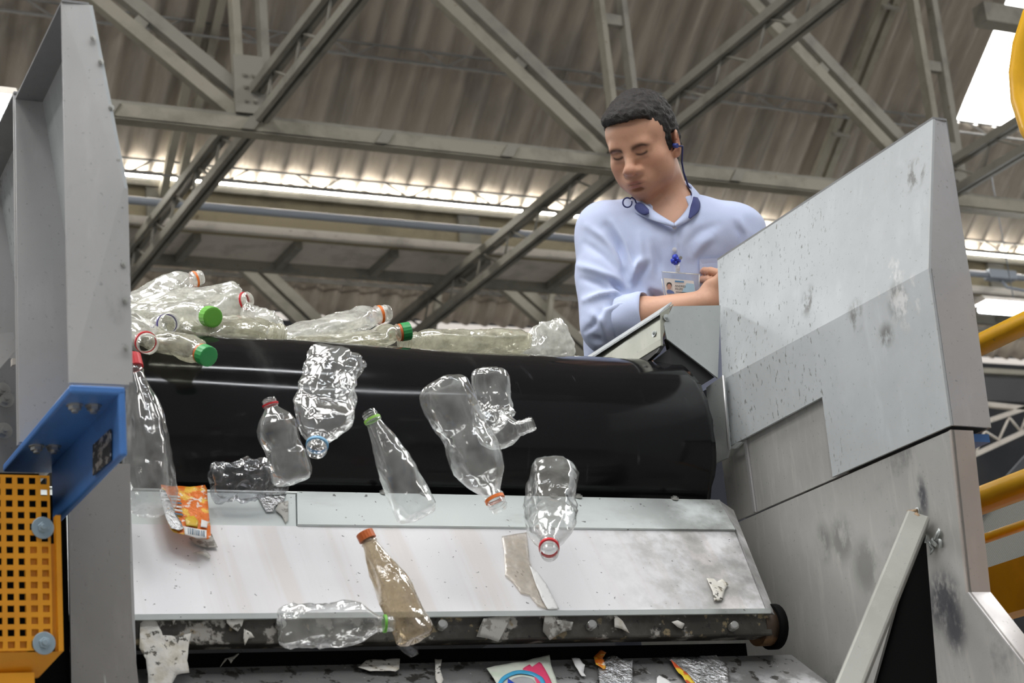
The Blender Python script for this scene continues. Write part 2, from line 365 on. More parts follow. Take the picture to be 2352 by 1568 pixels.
for x, y0, y1, lb in ((3.30, 6.2, 13.0, 'lattice girder crossing the roof beam left of the man, nearest the tall grey guard'),
                      (5.585, 5.4, 13.2, 'lattice girder passing just behind the man\'s head and left shoulder'),
                      (7.90, 6.4, 12.6, 'short visible lattice girder right of the tall right-hand guard, near the roof-light')):
    lattice(x, y0, y1, lb, M['truss'])
# posts and diagonals standing on the beam
for i, (x, xt) in enumerate(((3.305, 3.295), (5.62, 5.60), (8.02, 8.03))):
    lb = ['upright double-channel post above the roof beam, left of the man', 'upright double-channel post rising directly above the man\'s head', 'upright double-channel post behind the top of the right guard'][i]
    root = empty('roof_post', lb, 'post', 'posts standing on the roof beam'); root.location = H(x, YB, 4.4)
    for sg in (-1, 1):
        mb = MB(); w = .045 if i != 1 else .035
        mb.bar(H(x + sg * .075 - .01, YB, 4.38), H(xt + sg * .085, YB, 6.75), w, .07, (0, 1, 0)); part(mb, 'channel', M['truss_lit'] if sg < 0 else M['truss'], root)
    for z in (4.62, 5.25, 5.9):
        mb = MB(); mb.box(H(x - .09, YB - .02, z), H(x + .09, YB + .02, z + .07)); part(mb, 'batten_plate', M['truss'], root)
    mb = MB(); mb.box(H(x - .13, YB - .06, 4.38), H(x + .04, YB - .045, 4.72)); o = part(mb, 'gusset_plate', M['truss'], root)
    mb = MB()
    for a in (-.07, -.02):
        for z in (4.45, 4.53, 4.6): hexbolt(mb, H(x + a, YB - .06, z), (0, -1, 0), .014, .012)
    part(mb, 'rivets', M['truss'], root)
for i, (r0, s0, r1, s1) in enumerate(((.283, .553, .362, .491), (.505, .586, .608, .492), (.762, .603, .848, .517))):
    lb = ['sloping double-bar brace running down to the beam from the top left', 'sloping double-bar brace ending on the beam beside the man\'s forehead', 'sloping double-bar brace ending behind the sloped top of the right guard'][i]
    root = empty('roof_brace', lb, 'brace', 'sloping braces above the roof beam')
    a = H(r1 * YB, YB, s1 * YB); b = H(r0 * YB, YB, s0 * YB); d = (b - a).normalized(); b = a + d * ((6.75 - s1 * YB) / d.z); root.location = a
    up = d.cross(Vector((0, 1, 0))).normalized()
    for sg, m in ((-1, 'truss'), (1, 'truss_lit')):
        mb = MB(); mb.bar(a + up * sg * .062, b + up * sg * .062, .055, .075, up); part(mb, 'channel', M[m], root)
    for k in range(1, 4):
        c = a + d * (k * .72); mb = MB(); mb.bar(c - up * .09, c + up * .09, .07, .03, (0, 1, 0)); part(mb, 'batten_plate', M['truss'], root)
# rafters on the slope
def slope(x, d, h=0.): return H(x, 11.2 - d * CT - h * ST, 4.99 + d * ST - h * CT)
for i, x in enumerate((3.50, 8.30)):
    root = empty('roof_rafter', ['thin sloping double rafter under the roof sheets left of the beam joint', 'thin sloping double rafter under the roof sheets right of the man'][i], 'rafter', 'rafters under the sheeting'); root.location = slope(x, 0, .1)
    for sg in (-1, 1):
        mb = MB(); mb.bar(slope(x + sg * .05, -.1, .12), slope(x + sg * .05, 3.8, .12), .045, .05, (1, 0, 0)); part(mb, 'angle', M['truss_lit'], root)
    for d in (.9, 1.9, 2.7):
        mb = MB(); mb.bar(slope(x - .07, d, .13), slope(x + .07, d, .13), .1, .02, (0, -CT, ST)); part(mb, 'spacer', M['truss'], root)
# lattice purlins of thin rods
def purlin(d, label, z=0., h=.08, sl=None):
    root = empty('rod_purlin', label, 'purlin', 'thin rod purlins under the roof sheets'); root.location = slope(1, d, h)
    f = slope if sl is None else sl
    A, B, C = (0., .06), (.085, .06), (.04, .17)
    for o_, h_ in (A, B, C):
        mb = MB(); mb.tube([f(.5, d + o_, h_), f(13, d + o_, h_)], .0085, 6); part(mb, 'rod', M['purlin'], root)
    n = 0
    for x in np.arange(.8, 12.8, .32):
        a = (A, B)[n % 2]; mb = MB(); mb.tube([f(x, d + a[0], a[1]), f(x + .15, d + C[0], C[1])], .0065, 5, False); mb.tube([f(x + .15, d + C[0], C[1]), f(x + .32, d + a[0], a[1])], .0065, 5, False)
        part(mb, 'lacing', M['purlin'], root); n += 1
purlin(1.00, 'thin rod purlin crossing the roof sheets at half height')
purlin(.03, 'thin rod purlin just above the bright eaves gap')
slope2 = lambda x, d, h=0.: H(x, 14.0 - d * CT - h * ST, 5.12 + d * ST - h * CT)
purlin(.35, 'thin rod purlin under the far roof beyond the gutter', sl=slope2)
# gutter beam, its soffit with ribs, conduit
root = empty('gutter_beam', 'tan box gutter beam running under the bright eaves gap', 'beam'); root.location = H(5, 11.45, 4.8)
mb = MB(); mb.box(H(-1, 11.24, 4.66), H(14, 11.36, 4.949)); part(mb, 'web', M['gutter'], root)
mb = MB(); mb.box(H(-1, 11.19, 4.94), H(14, 11.36, 4.949)); mb.box(H(-1, 11.19, 4.895), H(14, 11.205, 4.945)); part(mb, 'top_lip', M['truss'], root)
mb = MB(); mb.box(H(-1, 11.20, 4.63), H(14, 11.24, 4.685)); part(mb, 'bottom_lip', M['gutter_pale'], root)
for x in (2.2, 3.35, 5.55, 7.9, 10.2):
    mb = MB(); mb.box(H(x, 11.21, 4.685), H(x + .16, 11.24, 4.895)); part(mb, 'stiffener', M['truss'], root)
root = empty('soffit_panel', 'pale soffit panel with cross ribs beneath the tan gutter beam', 'panel'); root.location = H(5, 11.7, 4.72)
mb = MB(); mb.box(H(-1, 11.365, 4.67), H(14, 11.80, 4.69)); part(mb, 'panel', M['gutter_pale'], root)
for x in np.arange(1.6, 12, .70):
    mb = MB(); mb.box(H(x, 11.365, 4.61), H(x + .05, 11.78, 4.672)); part(mb, 'rib', M['truss'], root)
mb = MB(); mb.box(H(-1, 11.79, 4.60), H(14, 11.83, 4.69)); part(mb, 'edge_strip', M['truss'], root)
root = empty('conduit_pipe', 'thin blue-grey conduit pipe running along the front of the gutter beam', 'pipe'); root.location = H(5, 11, 4.69)
mb = MB(); mb.tube([H(-1, 11, 4.70), H(14, 11, 4.70)], .026, 12); part(mb, 'pipe', M['pipe'], root)
for x in (9.98,):
    mb = MB(); mb.box(H(x, 10.96, 4.665), H(x + .27, 11.05, 4.74)); part(mb, 'junction_box', M['pipe'], root, bevel=.008)
mb = MB(); mb.tube([H(10.1, 11, 4.68), H(10.14, 10.98, 4.6), H(10.25, 10.9, 4.55), H(10.3, 10.7, 4.46), H(10.31, 10.4, 4.36)], .012, 8); part(mb, 'drop_cable', M['pipe'], root)
# braces and dark framing of the bay beyond
for i, (r0, s0, r1, s1) in enumerate(((.338, .412, .402, .352), (.515, .402, .585, .342))):
    y = 13.2; root = empty('far_brace', ['brown sloping brace beyond the gutter above the bottle pile', 'brown sloping brace beyond the gutter beside the man\'s elbow'][i], 'brace', 'braces in the bay beyond the gutter')
    a, b = H(r0 * y, y, s0 * y), H(r1 * y, y, s1 * y); root.location = b; d = (b - a).normalized(); up = d.cross(Vector((0, 1, 0))).normalized()
    a = a + (a - b) * .28
    for sg in (-1, 1):
        mb = MB(); mb.bar(a + up * sg * .055, b + up * sg * .055, .06, .08, up); part(mb, 'channel', M['truss'], root)
root = empty('far_beam', 'dark horizontal beam under the far roof, low behind the bottles', 'beam'); root.location = H(5, 14.2, 4.85)
mb = MB(); mb.box(H(-1, 14.15, 4.72), H(16, 14.3, 5.05)); part(mb, 'web', M['darkwall'], root)
mb = MB(); mb.box(H(-1, 14.08, 4.98), H(16, 14.16, 5.03)); part(mb, 'flange', M['truss'], root)
for i, x in enumerate((6.15, 7.15)):
    mb = MB(); mb.tube([H(x * 13.1 / 13.1, 13.1, 4.6), H(x + .28, 13.1, 5.78)], .03, 8)
    tag(mb.build('tie_rod', M['truss']), ['slim tie rod in the far bay, nearer the bottle pile', 'slim tie rod in the far bay, next to the man\'s sleeve'][i], 'rod', 'tie rods in the far bay')
mb = MB(); mb.bar(H(8.5, 9.0, 5.74), H(14, 9.0, 5.74), .12, .14); tag(mb.build('top_beam', M['truss']), 'grey beam edge across the top right corner above the roof-light', 'beam')
# fluorescent lamps
def lamp(x0, x1, y, z, label, drop):
    root = empty('fluorescent_lamp', label, 'lamp', 'lit fluorescent lamps'); root.location = H((x0 + x1) / 2, y, z)
    mb = MB(); mb.prism([H(x0, y - .07, z + .045), H(x0, y + .07, z + .045), H(x0, y + .035, z + .085), H(x0, y - .035, z + .085)], Vector((x1 - x0, 0, 0))); part(mb, 'housing', M['gutter_pale'], root)
    for yy in (-.04, .04):
        mb = MB(); mb.tube([H(x0 + .03, y + yy, z + .012), H(x1 - .03, y + yy, z + .012)], .02, 10); part(mb, 'tube', M['tube'], root)
    for xx in (x0 + .3, x1 - .3):
        mb = MB(); mb.tube([H(xx, y, z + .08), H(xx, y, z + drop)], .004, 5); part(mb, 'hanger', M['pipe'], root)
lamp(8.42, 10.9, 9.4, 3.765, 'lit fluorescent lamp right of the right-hand guard, under the gutter', 1.0)
lamp(.2, 1.235, 5.5, 2.59, 'lit fluorescent lamp at the top left beside the tall guard', 4.9)
# the row of lamps hanging over the conveyor; the shiny belt mirrors them
lamp(1.55, 2.55, 1.95, 4.15, 'lit fluorescent lamp hanging over the conveyor, mirrored as the bright streak on the belt', 3.4)
lamp(1.2, 3.4, .45, 4.05, 'lit fluorescent lamp above the viewer, mirrored as the faint violet streak on the belt', 3.5)
# ------------------------------------------------------------------ the machine (machine units)
def root_at(name, p, label, cat, group=None):
    r = empty(name, label, cat, group); r.location = p; return r
XR, XL = 2.42, .798
def poly(pts, off): return [W(*p) for p in pts], Vector(off) * K
# --- right guard, upper sheet: lower part upright, upper part flared outwards above a bend, with a notch
RG = root_at('side_guard', W(XR, 3.2, 1.2), 'tall flared sheet-metal guard at the right end of the roller, with a notch', 'guard')
mb = MB(); t = Vector((.006, 0, 0)) * K
low = [(XR, 2.840, .893), (XR, 3.235, .893), (XR, 3.231, 1.067), (XR, 3.600, 1.060), (XR, 3.597, 1.217), (XR, 2.828, 1.211)]
mb.prism([W(*p) for p in low], t)
o = part(mb, 'lower_panel', M['guard'], RG)
mb = MB()
up = [(XR, 2.828, 1.211), (XR, 3.597, 1.217), (2.486, 3.650, 1.535), (2.494, 2.826, 1.540)]
mb.prism([W(*p) for p in up], t); part(mb, 'flared_panel', M['guard'], RG)
mb = MB()   # turned front edge: from the sheet outwards
for q in ([(XR + .0065, 2.838, .893), (2.522, 2.843, .893), (2.526, 2.831, 1.211), (XR + .0065, 2.826, 1.211)], [(XR, 2.828, 1.211), (2.526, 2.833, 1.211), (2.530, 2.829, 1.541), (2.494, 2.826, 1.540)]):
    mb.prism([W(*p) for p in q], W(0, .006, 0) - W(0, 0, 0))
part(mb, 'front_edge', M['flange'], RG)
mb = MB(); mb.prism([W(2.494, 2.826, 1.540), W(2.486, 3.650, 1.535), W(2.52, 3.650, 1.535), W(2.530, 2.826, 1.540)], (0, 0, .005 * K)); part(mb, 'top_edge', M['flange_dark'], RG)
mb = MB(); mb.prism([W(2.519, 2.846, .893), W(2.527, 2.829, 1.541), W(2.52, 3.650, 1.535), W(2.52, 3.59, .893)], t); part(mb, 'outer_edge', M['flange_dark'], RG)
# set-back sheet seen in the notch
mb = MB(); mb.prism([W(2.432, p[0], p[1]) for p in [(3.2, .893), (3.66, .893), (3.66, 1.075), (3.2, 1.08)]], t); part(mb, 'notch_backing', M['guard_low'], RG)
mb = MB(); mb.box(W(2.426, 3.545, .893), W(2.431, 3.553, 1.06)); part(mb, 'seam_rib', M['flange'], RG)
mb = MB(); mb.tube([W(2.424, 3.236, .893), W(2.424, 3.231, 1.065)], .0035 * K, 6); part(mb, 'weld_bead', M['flange'], RG)
# small apron plate by the roller end
root = root_at('apron_plate', W(2.405, 3.62, 1.15), 'small bent metal apron plate covering the right roller end', 'plate')
mb = MB(); mb.prism([at(1660, 862, X=2.405), at(1674, 1032, X=2.405), at(1668, 1052, X=2.405), at(1634, 1068, X=2.405), at(1622, 890, X=2.405)], t); part(mb, 'plate', M['galv'], root)
mb = MB(); mb.tube([at(1661, 862, X=2.402), at(1674, 1030, X=2.402)], .0025, 6); part(mb, 'raised_edge', M['flange'], root)
mb = MB(); mb.prism([at(1675, 1030, X=2.41), at(1692, 1016, X=2.41), at(1706, 1014, X=2.41), at(1690, 1030, X=2.41)], t); part(mb, 'bent_tongue', M['galv'], root)
# --- right guard, lower sheet with the dark opening
RL = root_at('lower_side_guard', W(XR, 3.1, .5), 'scuffed lower metal side panel under the right guard, with a dark opening', 'guard')
mb = MB()
pts = [(2.842, .885), (2.87, .574), (2.66, .30), (2.66, .18), (3.035, .18), (2.966, .735), (2.985, .735), (3.42, .18), (4.1, .18), (4.1, .885)]
mb.prism([W(XR + .003, y, z) for y, z in pts], t); part(mb, 'sheet', M['guard_low'], RG if False else RL)
mb = MB()
edge = [((2.842, .885), (2.875, .574)), ]
mb.prism([W(XR, 2.842, .885), W(2.475, 2.842, .885), W(2.475, 2.870, .574), W(XR, 2.870, .574)], W(0, .006, 0) - W(0, 0, 0))
part(mb, 'front_edge', M['flange_brown'], RL)
mb = MB(); mb.prism([W(XR, 2.870, .574), W(2.475, 2.870, .574), W(2.475, 2.66, .30), W(XR, 2.66, .30)], W(0, .006, .003) - W(0, 0, 0)); part(mb, 'kicked_edge', M['flange'], RL)
mb = MB(); mb.box(W(2.432, 2.88, .1), W(2.468, 4.1, .86)); part(mb, 'black_shade', M['void'], RL)  # black box added behind the opening in place of its deep shade
# weld scars
random.seed(5)
for (cx, cy, n, s) in ((2150, 1245, 7, .013), (2108, 1192, 3, .012)):
    mb = MB()
    for i in range(n):
        c = at(cx + random.uniform(-11, 11), cy + random.uniform(-13, 16), X=XR - .001)
        mb.tube([c, c + Vector((-.003, random.uniform(-s, s), random.uniform(-s, s) * .9)), c + Vector((0, random.uniform(-s, s), s))], random.uniform(.002, .004), 6)
    part(mb, 'weld_scar', M['galv'], RL)
# square tube brace
root = root_at('square_brace', W(2.3, 2.9, .6), 'grey square-tube brace sloping down in front of the dark opening', 'brace')
a = at(2106, 1196, X=2.405); b = at(1925, 1640, X=2.02)
mb = MB(); mb.bar(a, b, .040, .038, (-.55, -.8, .1)); part(mb, 'tube', M['tube_steel'], root, bevel=.005)
mb = MB()
for i in range(5):
    ang = i * 1.25; mb.tube([a + Vector((-.012, math.cos(ang) * .016, .016 * math.sin(ang))), a + Vector((-.004, math.cos(ang + .9) * .019, .017 * math.sin(ang + .9)))], .0042, 6)
part(mb, 'weld', Mat('burnt_weld', (.25, .17, .10), .5, .4).m, root)
# blue bracket under the right guard
root = root_at('blue_bracket', W(2.5, 2.9, .88), 'small blue bracket end sticking out below the right guard', 'bracket')
mb = MB(); mb.box(W(2.478, 2.86, .868), W(2.528, 3.3, .884)); part(mb, 'plate', M['blue'], root)
mb = MB(); hexbolt(mb, W(2.497, 2.9, .867), (0, 0, -1), .008, .012); hexbolt(mb, W(2.497, 2.9, .852), (0, 0, -1), .005, .012); part(mb, 'bolt', plain('brassy_bolt', (.45, .32, .12), .4, .7), root)

# --- left guard: two pans, one behind the other
LG = root_at('side_guard', W(XL, 3.0, 1.2), 'tall grey sheet-metal guard on the left with rivets along its front edge', 'guard')
def pan(root, ya, yb, name=''):
    mb = MB(); mb.prism([W(XL, ya, .893), W(XL, ya - .01, 1.212), W(XL, yb, 1.216), W(XL, yb, .893)], t); part(mb, 'lower_panel', M['flange_left'], root)
    mb = MB(); mb.prism([W(XL, ya - .01, 1.212), W(.753, ya, 1.534), W(.757, yb, 1.517), W(XL, yb, 1.216)], t); part(mb, 'flared_panel', M['guard'], root)
    mb = MB(); mb.prism([W(.706, ya + .003, .889), W(.709, ya + .003, 1.534), W(.753, ya, 1.534), W(XL, ya - .01, 1.216), W(XL, ya, .889)], W(0, .006, 0) - W(0, 0, 0)); part(mb, 'front_edge', M['flange_left'], root)
    mb = MB(); mb.prism([W(.706, yb, .89), W(.709, yb, 1.517), W(.757, yb, 1.517), W(XL, yb, 1.216), W(XL, yb, .89)], W(0, -.006, 0) - W(0, 0, 0)); part(mb, 'rear_edge', M['flange_left'], root)
    mb = MB(); mb.prism([W(.709, ya, 1.534), W(.753, ya, 1.534), W(.757, yb, 1.517), W(.709, yb, 1.517)], (0, 0, .004 * K)); part(mb, 'top_edge', M['flange_dark'], root)
pan(LG, 2.80, 3.15)
for (x, y) in ((222, 88), (240, 142), (264, 248), (281, 370), (290, 478), (292, 608), (296, 690), (298, 800)):
    mb = MB(); p = at(x - 4, y, Y=2.795); hexbolt(mb, p + Vector((-.003, 0, 0)), (.3, -.9, 0), .0042, .0022, 0, 10); part(mb, 'rivet', M['bolt'], LG)
LG2 = root_at('side_guard', W(XL, 3.4, 1.2), 'second grey guard behind the riveted left guard, cut by the left picture edge', 'guard')
pan(LG2, 3.156, 3.52)
# lower left column
root = root_at('corner_column', W(.86, 3.25, .5), 'scratched grey metal column below the blue bracket, left of the white plate', 'column')
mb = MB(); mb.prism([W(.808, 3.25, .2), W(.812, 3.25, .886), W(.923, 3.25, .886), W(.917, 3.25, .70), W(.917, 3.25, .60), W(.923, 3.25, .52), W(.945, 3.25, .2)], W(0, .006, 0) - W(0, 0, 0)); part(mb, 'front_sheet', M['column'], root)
mb = MB(); mb.prism([W(.917, 3.254, .2), W(.917, 3.254, .886), W(.917, 3.62, .886), W(.917, 3.62, .2)], t); part(mb, 'inner_sheet', M['flange_left'], root)
mb = MB(); mb.box(W(.45, 3.12, .2), W(.732, 3.5, .83)); mb.box(W(.735, 3.262, .2), W(.811, 3.5, .83)); part(mb, 'recess_shade', M['void'], root)  # black boxes stand in for the shade beside the column
# blue angle bracket
root = root_at('blue_bracket', W(.75, 3.0, .88), 'blue painted angle bracket bolted under the left guard, with a riveted nameplate', 'bracket')
mb = MB(); mb.box(W(.706, 2.80, .872), W(.792, 3.275, .886)); part(mb, 'top_plate', M['blue'], root, bevel=.003)
mb = MB(); mb.prism([W(.780, 2.80, .88), W(.780, 2.80, .776), W(.780, 3.235, .772), W(.780, 3.235, .88)], Vector((.012, 0, 0)) * K); part(mb, 'web', M['blue'], root, bevel=.003)
for (x, y) in ((.728, 2.86), (.757, 2.86), (.724, 3.10), (.752, 3.10)):
    mb = MB(); hexbolt(mb, W(x, y, .872), (0, 0, -1), .0085, .007, .011); part(mb, 'bolt', M['bolt'], root)
mb = MB(); mb.prism([at(216, 1022, X=.778), at(256, 985, X=.778), at(256, 1056, X=.778), at(216, 1092, X=.778)], (-.002, 0, 0)); npl = part(mb, 'nameplate', M['nameplate'], root)
for (x, y) in ((218, 1024), (254, 988), (254, 1052), (218, 1088)):
    mb = MB(); hexbolt(mb, at(x, y, X=.776), (-1, 0, 0), .003, .002, 0, 10); o = mb.build('nameplate_rivet', M['bolt'], npl)
    o.matrix_parent_inverse = Matrix.Translation(-root.location)
# orange perforated guard
root = root_at('perforated_guard', W(.6, 3.05, .65), 'orange perforated sheet guard with square holes at the lower left', 'guard')
YG = 3.05; px_, pz_ = .0186, .0189; x1, z1 = .736, .812; nc, nr = 15, 15
mb = MB(); hw = .0054
def cell_open(i, j): return not ((i < 2 and j > 5) or j >= 14 or (i == 2 and j in (11, 12, 13) and i < 2))
XS = [x1 - .004]; ZS = [z1 - .004]
for j in range(nr):
    for i in range(nc):
        xr = x1 - .004 - i * px_; zt = z1 - .004 - j * pz_
        xc, zc = xr - px_ / 2, zt - pz_ / 2; xl, zb = xr - px_, zt - pz_
        for (a, b, c, d) in ((xl, zc + hw, xr, zt), (xl, zb, xr, zc - hw), (xl, zc - hw, xc - hw, zc + hw), (xc + hw, zc - hw, xr, zc + hw)):
            mb.add([W(a, YG, b), W(c, YG, b), W(c, YG, d), W(a, YG, d)], [(0, 1, 2, 3)])
o = part(mb, 'perforated_sheet', M['orange'], root, solid=.0022)
mb = MB(); mb.box(W(x1 - .044, YG + .004, z1 - 15 * pz_ - .006), W(x1 + .010, YG + .012, z1 - 6.1 * pz_)); mb.box(W(x1 + .004, YG - .004, z1 - 15 * pz_ - .006), W(x1 + .012, YG + .012, z1 - 3.7 * pz_)); mb.box(W(.45, YG + .004, z1 - 15 * pz_ - .006), W(x1, YG + .012, z1 - 14 * pz_)); part(mb, 'edge_frame', M['orange'], root)
mb = MB(); zb = z1 - 15 * pz_ - .006; mb.prism([W(.45, YG, zb), W(x1 + .012, YG, zb), W(x1 - .02, YG + .03, zb - .035), W(.45, YG + .03, zb - .05)], W(0, .01, 0) - W(0, 0, 0)); mb.box(W(.45, YG + .012, zb - .12), W(.705, YG + .03, zb - .03)); part(mb, 'skirt', M['orange'], root)
for (x, y) in ((98, 1212), (101, 1477)):
    mb = MB(); hexbolt(mb, at(x, y, Y=YG - .003), (0, -1, 0), .0078, .006, .0155); part(mb, 'bolt', M['bolt_blue'], root, bevel=.001)
# odds and ends at the far left
root = root_at('frame_plate', W(.7, 3.3, 1.0), 'grey frame plate with bolts seen left of the left guard', 'plate')
mb = MB(); mb.box(W(.60, 3.40, .70), W(.79, 3.42, 1.12)); part(mb, 'plate', M['flange_dark'], root)
mb = MB(); mb.prism([at(-30, 770, Y=3.3), at(30, 762, Y=3.3), at(40, 800, Y=3.3), at(-30, 880, Y=3.3)], (0, .012, 0)); part(mb, 'gusset', M['flange_left'], root)
mb = MB(); mb.prism([at(28, 822, Y=3.28), at(44, 822, Y=3.28), at(44, 834, Y=3.28), at(28, 838, Y=3.28)], (0, .01, 0)); part(mb, 'tab', M['gutter_pale'], root)
for (x, y) in ((4, 898), (12, 918), (8, 990)):
    mb = MB(); hexbolt(mb, at(x, y, Y=3.38), (0, -1, 0), .009, .012, .013); part(mb, 'bolt', M['bolt'], root)

# --- conveyor: drum and belt
YD, ZD, RD = 3.75, 1.07, .22
CV = root_at('belt_conveyor', W(1.6, YD, ZD), 'black rubber conveyor belt turning over a wide roller', 'conveyor')
bx0, bx1 = .93, 2.332
prof = []
for i in range(33):
    a = math.radians(90 + 205 * i / 32); prof.append((YD + RD * math.cos(a), ZD + RD * math.sin(a)))
prof = [(5.9, ZD + RD - .03)] + [(YD + .9 - .9 * i / 8, ZD + RD - .006 * (1 - i / 8)) for i in range(8)] + prof + [(5.9, ZD - RD - .1)]
mb = MB(); nx = 90
def beltpt(i, j):
    y, z = prof[j]; x = bx0 + (bx1 - bx0) * i / nx
    e = noise.noise(Vector((x * 4, y * 7, z * 7))) * .0018 + .0025 * math.sin(x * 6)
    n = Vector((0, y - YD, z - ZD)); n = n.normalized() if y < YD + .05 else Vector((0, 0, 1))
    if i == nx: x += .008 * noise.noise(Vector((y * 40, z * 40, 0)))
    return W(x, y + n.y * e, z + n.z * e)
vs = [beltpt(i, j) for j in range(len(prof)) for i in range(nx + 1)]; w = nx + 1
mb.add(vs, [(j * w + i, j * w + i + 1, (j + 1) * w + i + 1, (j + 1) * w + i) for j in range(len(prof) - 1) for i in range(nx)], True)
part(mb, 'belt', M['belt'], CV, solid=.008, recalc=False)
mb = MB(); mb.tube([W(bx0 + .01, YD, ZD), W(bx1 - .012, YD, ZD)], (RD - .013) * K, 48); part(mb, 'drum', M['rubber'], CV)
mb = MB(); mb.tube([W(bx0 - .1, YD, ZD), W(2.412, YD, ZD)], .045 * K, 20); part(mb, 'shaft', M['bolt'], CV)
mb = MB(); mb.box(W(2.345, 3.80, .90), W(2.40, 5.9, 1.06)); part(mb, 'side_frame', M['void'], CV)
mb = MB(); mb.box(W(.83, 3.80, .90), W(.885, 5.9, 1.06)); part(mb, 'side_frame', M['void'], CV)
# --- hood over the right belt edge
HD = root_at('belt_hood', W(2.35, 3.65, 1.35), 'galvanised skirt hood above the right belt edge, in front of the man\'s arm', 'hood')
mb = MB(); mb.prism([at(1545, 703, Y=3.61), at(1655, 701, Y=3.61), at(1649, 868, Y=3.61), at(1532, 778, Y=3.61), at(1525, 745, Y=3.61)], (0, .004, 0)); part(mb, 'end_plate', M['galv'], HD)
mb = MB(); mb.prism([W(2.318, 3.61, 1.40), W(2.318, 5.2, 1.40), W(2.274, 5.2, 1.296), W(2.274, 3.61, 1.296), W(2.281, 3.61, 1.375)], Vector((.006, 0, 0)) * K); part(mb, 'side_plate', steel('bare_galvanised_side', (.40, .40, .34), .35, .7, stain=.5).m, HD, bevel=.002)
mb = MB(); mb.prism([W(2.281, 3.612, 1.372), W(2.281, 5.2, 1.372), W(2.318, 5.2, 1.402), W(2.318, 3.612, 1.402)], (0, 0, .004)); part(mb, 'top_fold', M['guard'], HD)
for (x, y) in ((1503, 765), ):
    mb = MB(); hexbolt(mb, at(x, y, X=2.285), (-1, 0, .3), .004, .003, .008, 12); part(mb, 'rivet', M['galv'], HD)
mb = MB(); hexbolt(mb, at(1531, 729, Y=3.608), (0, -1, 0), .004, .003, .007, 12); part(mb, 'rivet', M['galv'], HD)
mb = MB(); mb.prism([W(2.283, 3.618, 1.305), W(2.283, 5.2, 1.305), W(2.25, 5.2, 1.262), W(2.25, 3.66, 1.265), W(2.262, 3.618, 1.28)], Vector((.012, 0, 0)) * K)
part(mb, 'rubber_flap', M['rubber'], HD, bevel=.002)
mb = MB(); mb.prism([at(1532, 776, Y=3.622), at(1641, 866, Y=3.622), at(1612, 884, Y=3.622), at(1545, 842, Y=3.622), at(1500, 830, Y=3.64), at(1538, 800, Y=3.622)], (0, .012, 0)); part(mb, 'rubber_flap', M['rubber'], HD)
# --- white chute plate
CH = root_at('chute_plate', W(1.6, 3.4, .75), 'white worn chute plate sloping down in front of the black roller', 'chute')
ta, tb, tc = (3.550, .915), (3.462, .828), (3.330, .634)
mb = MB(); n1 = W(0, .010, -.010) - W(0, 0, 0)
mb.prism([W(.80, *ta), W(1.342, *ta), W(1.306, *tb), W(.80, *tb)], n1); part(mb, 'upper_strip', M['plate_up'], CH)
mb = MB(); mb.prism([W(1.344, ta[0] - .004, ta[1] + .004), W(2.335, ta[0] - .004, ta[1] + .004), W(2.31, tb[0] - .004, tb[1] + .003), W(1.308, tb[0] - .004, tb[1] + .003)], n1); part(mb, 'upper_strip', M['plate_up'], CH)
mb = MB(); mb.prism([W(.80, *tb), W(2.31, *tb), W(2.272, *tc), W(.80, *tc)], n1); part(mb, 'sloping_sheet', M['plate'], CH)
mb = MB(); mb.prism([W(2.335, 3.545, .918), W(2.38, 3.56, .90), W(2.30, 3.335, .62), W(2.274, 3.33, .634), W(2.312, 3.458, .83)], n1); part(mb, 'end_sheet', M['plate'], CH)
mb = MB(); mb.tube([W(.80, ta[0] + .002, ta[1] + .001), W(2.34, ta[0] + .002, ta[1] + .001)], .004, 8); part(mb, 'upper_edge', M['galv'], CH)
for i, x in enumerate((.92, 1.08, 1.53, 1.62, 1.78, 1.92, 1.98, 2.22)):
    mb = MB(); p = W(x, ta[0] - .005, ta[1] + .003); hexbolt(mb, p, (0, -.5, 1), .0075, .004, 0, 12); part(mb, 'screw_head', M['bolt'], CH)
# dirty bar below its lip
BR = root_at('front_bar', W(1.6, 3.33, .6), 'grime-covered steel bar under the lip of the white chute', 'bar')
mb = MB(); mb.box(W(.80, 3.332, .579), W(2.285, 3.39, .628)); part(mb, 'bar', M['grime'], BR, bevel=.003)
mb = MB(); mb.box(W(.80, 3.322, .6225), W(2.28, 3.40, .6325)); part(mb, 'lip', M['plate_up'], BR)
for (x, y) in ((640, 1438), (1010, 1440), (1352, 1440), (1678, 1442)):
    mb = MB(); p = at(x, y, Y=3.332); mb.tube([p, p + Vector((-.004, -.02, .003))], .0062, 10)
    for k in range(4): mb.tube([p + Vector((0, -.004 * k - .003, .0006 * k)), p + Vector((0, -.004 * k - .0045, .0006 * k))], .0072, 10)
    part(mb, 'bolt', M['bolt'], BR)
mb = MB(); mb.tube([W(2.272, 3.37, .603), W(2.312, 3.37, .603)], .034, 24); part(mb, 'end_cap', Mat('rusty_cap', (.055, .035, .022), .5, .4).spots((.20, .11, .05), 20, .5, .6, 3).m, BR)
mb = MB(); mb.tube([W(2.302, 3.37, .603), W(2.320, 3.37, .603)], .0405, 24); part(mb, 'collar', M['void'], BR)
# lower plate
LP = root_at('lower_plate', W(1.6, 3.3, .5), 'dirty dark metal plate at the bottom, strewn with torn labels', 'plate')
mb = MB(); mb.prism([W(.90, 3.385, .546), W(2.36, 3.385, .546), W(2.41, 3.10, .32), W(.90, 3.10, .32)], n1); part(mb, 'plate', M['grime_low'], LP)
mb = MB(); mb.box(W(.93, 3.402, .30), W(2.262, 3.6, .575)); part(mb, 'gap_shade', M['void'], LP)  # black box stands in for the shade under the bar
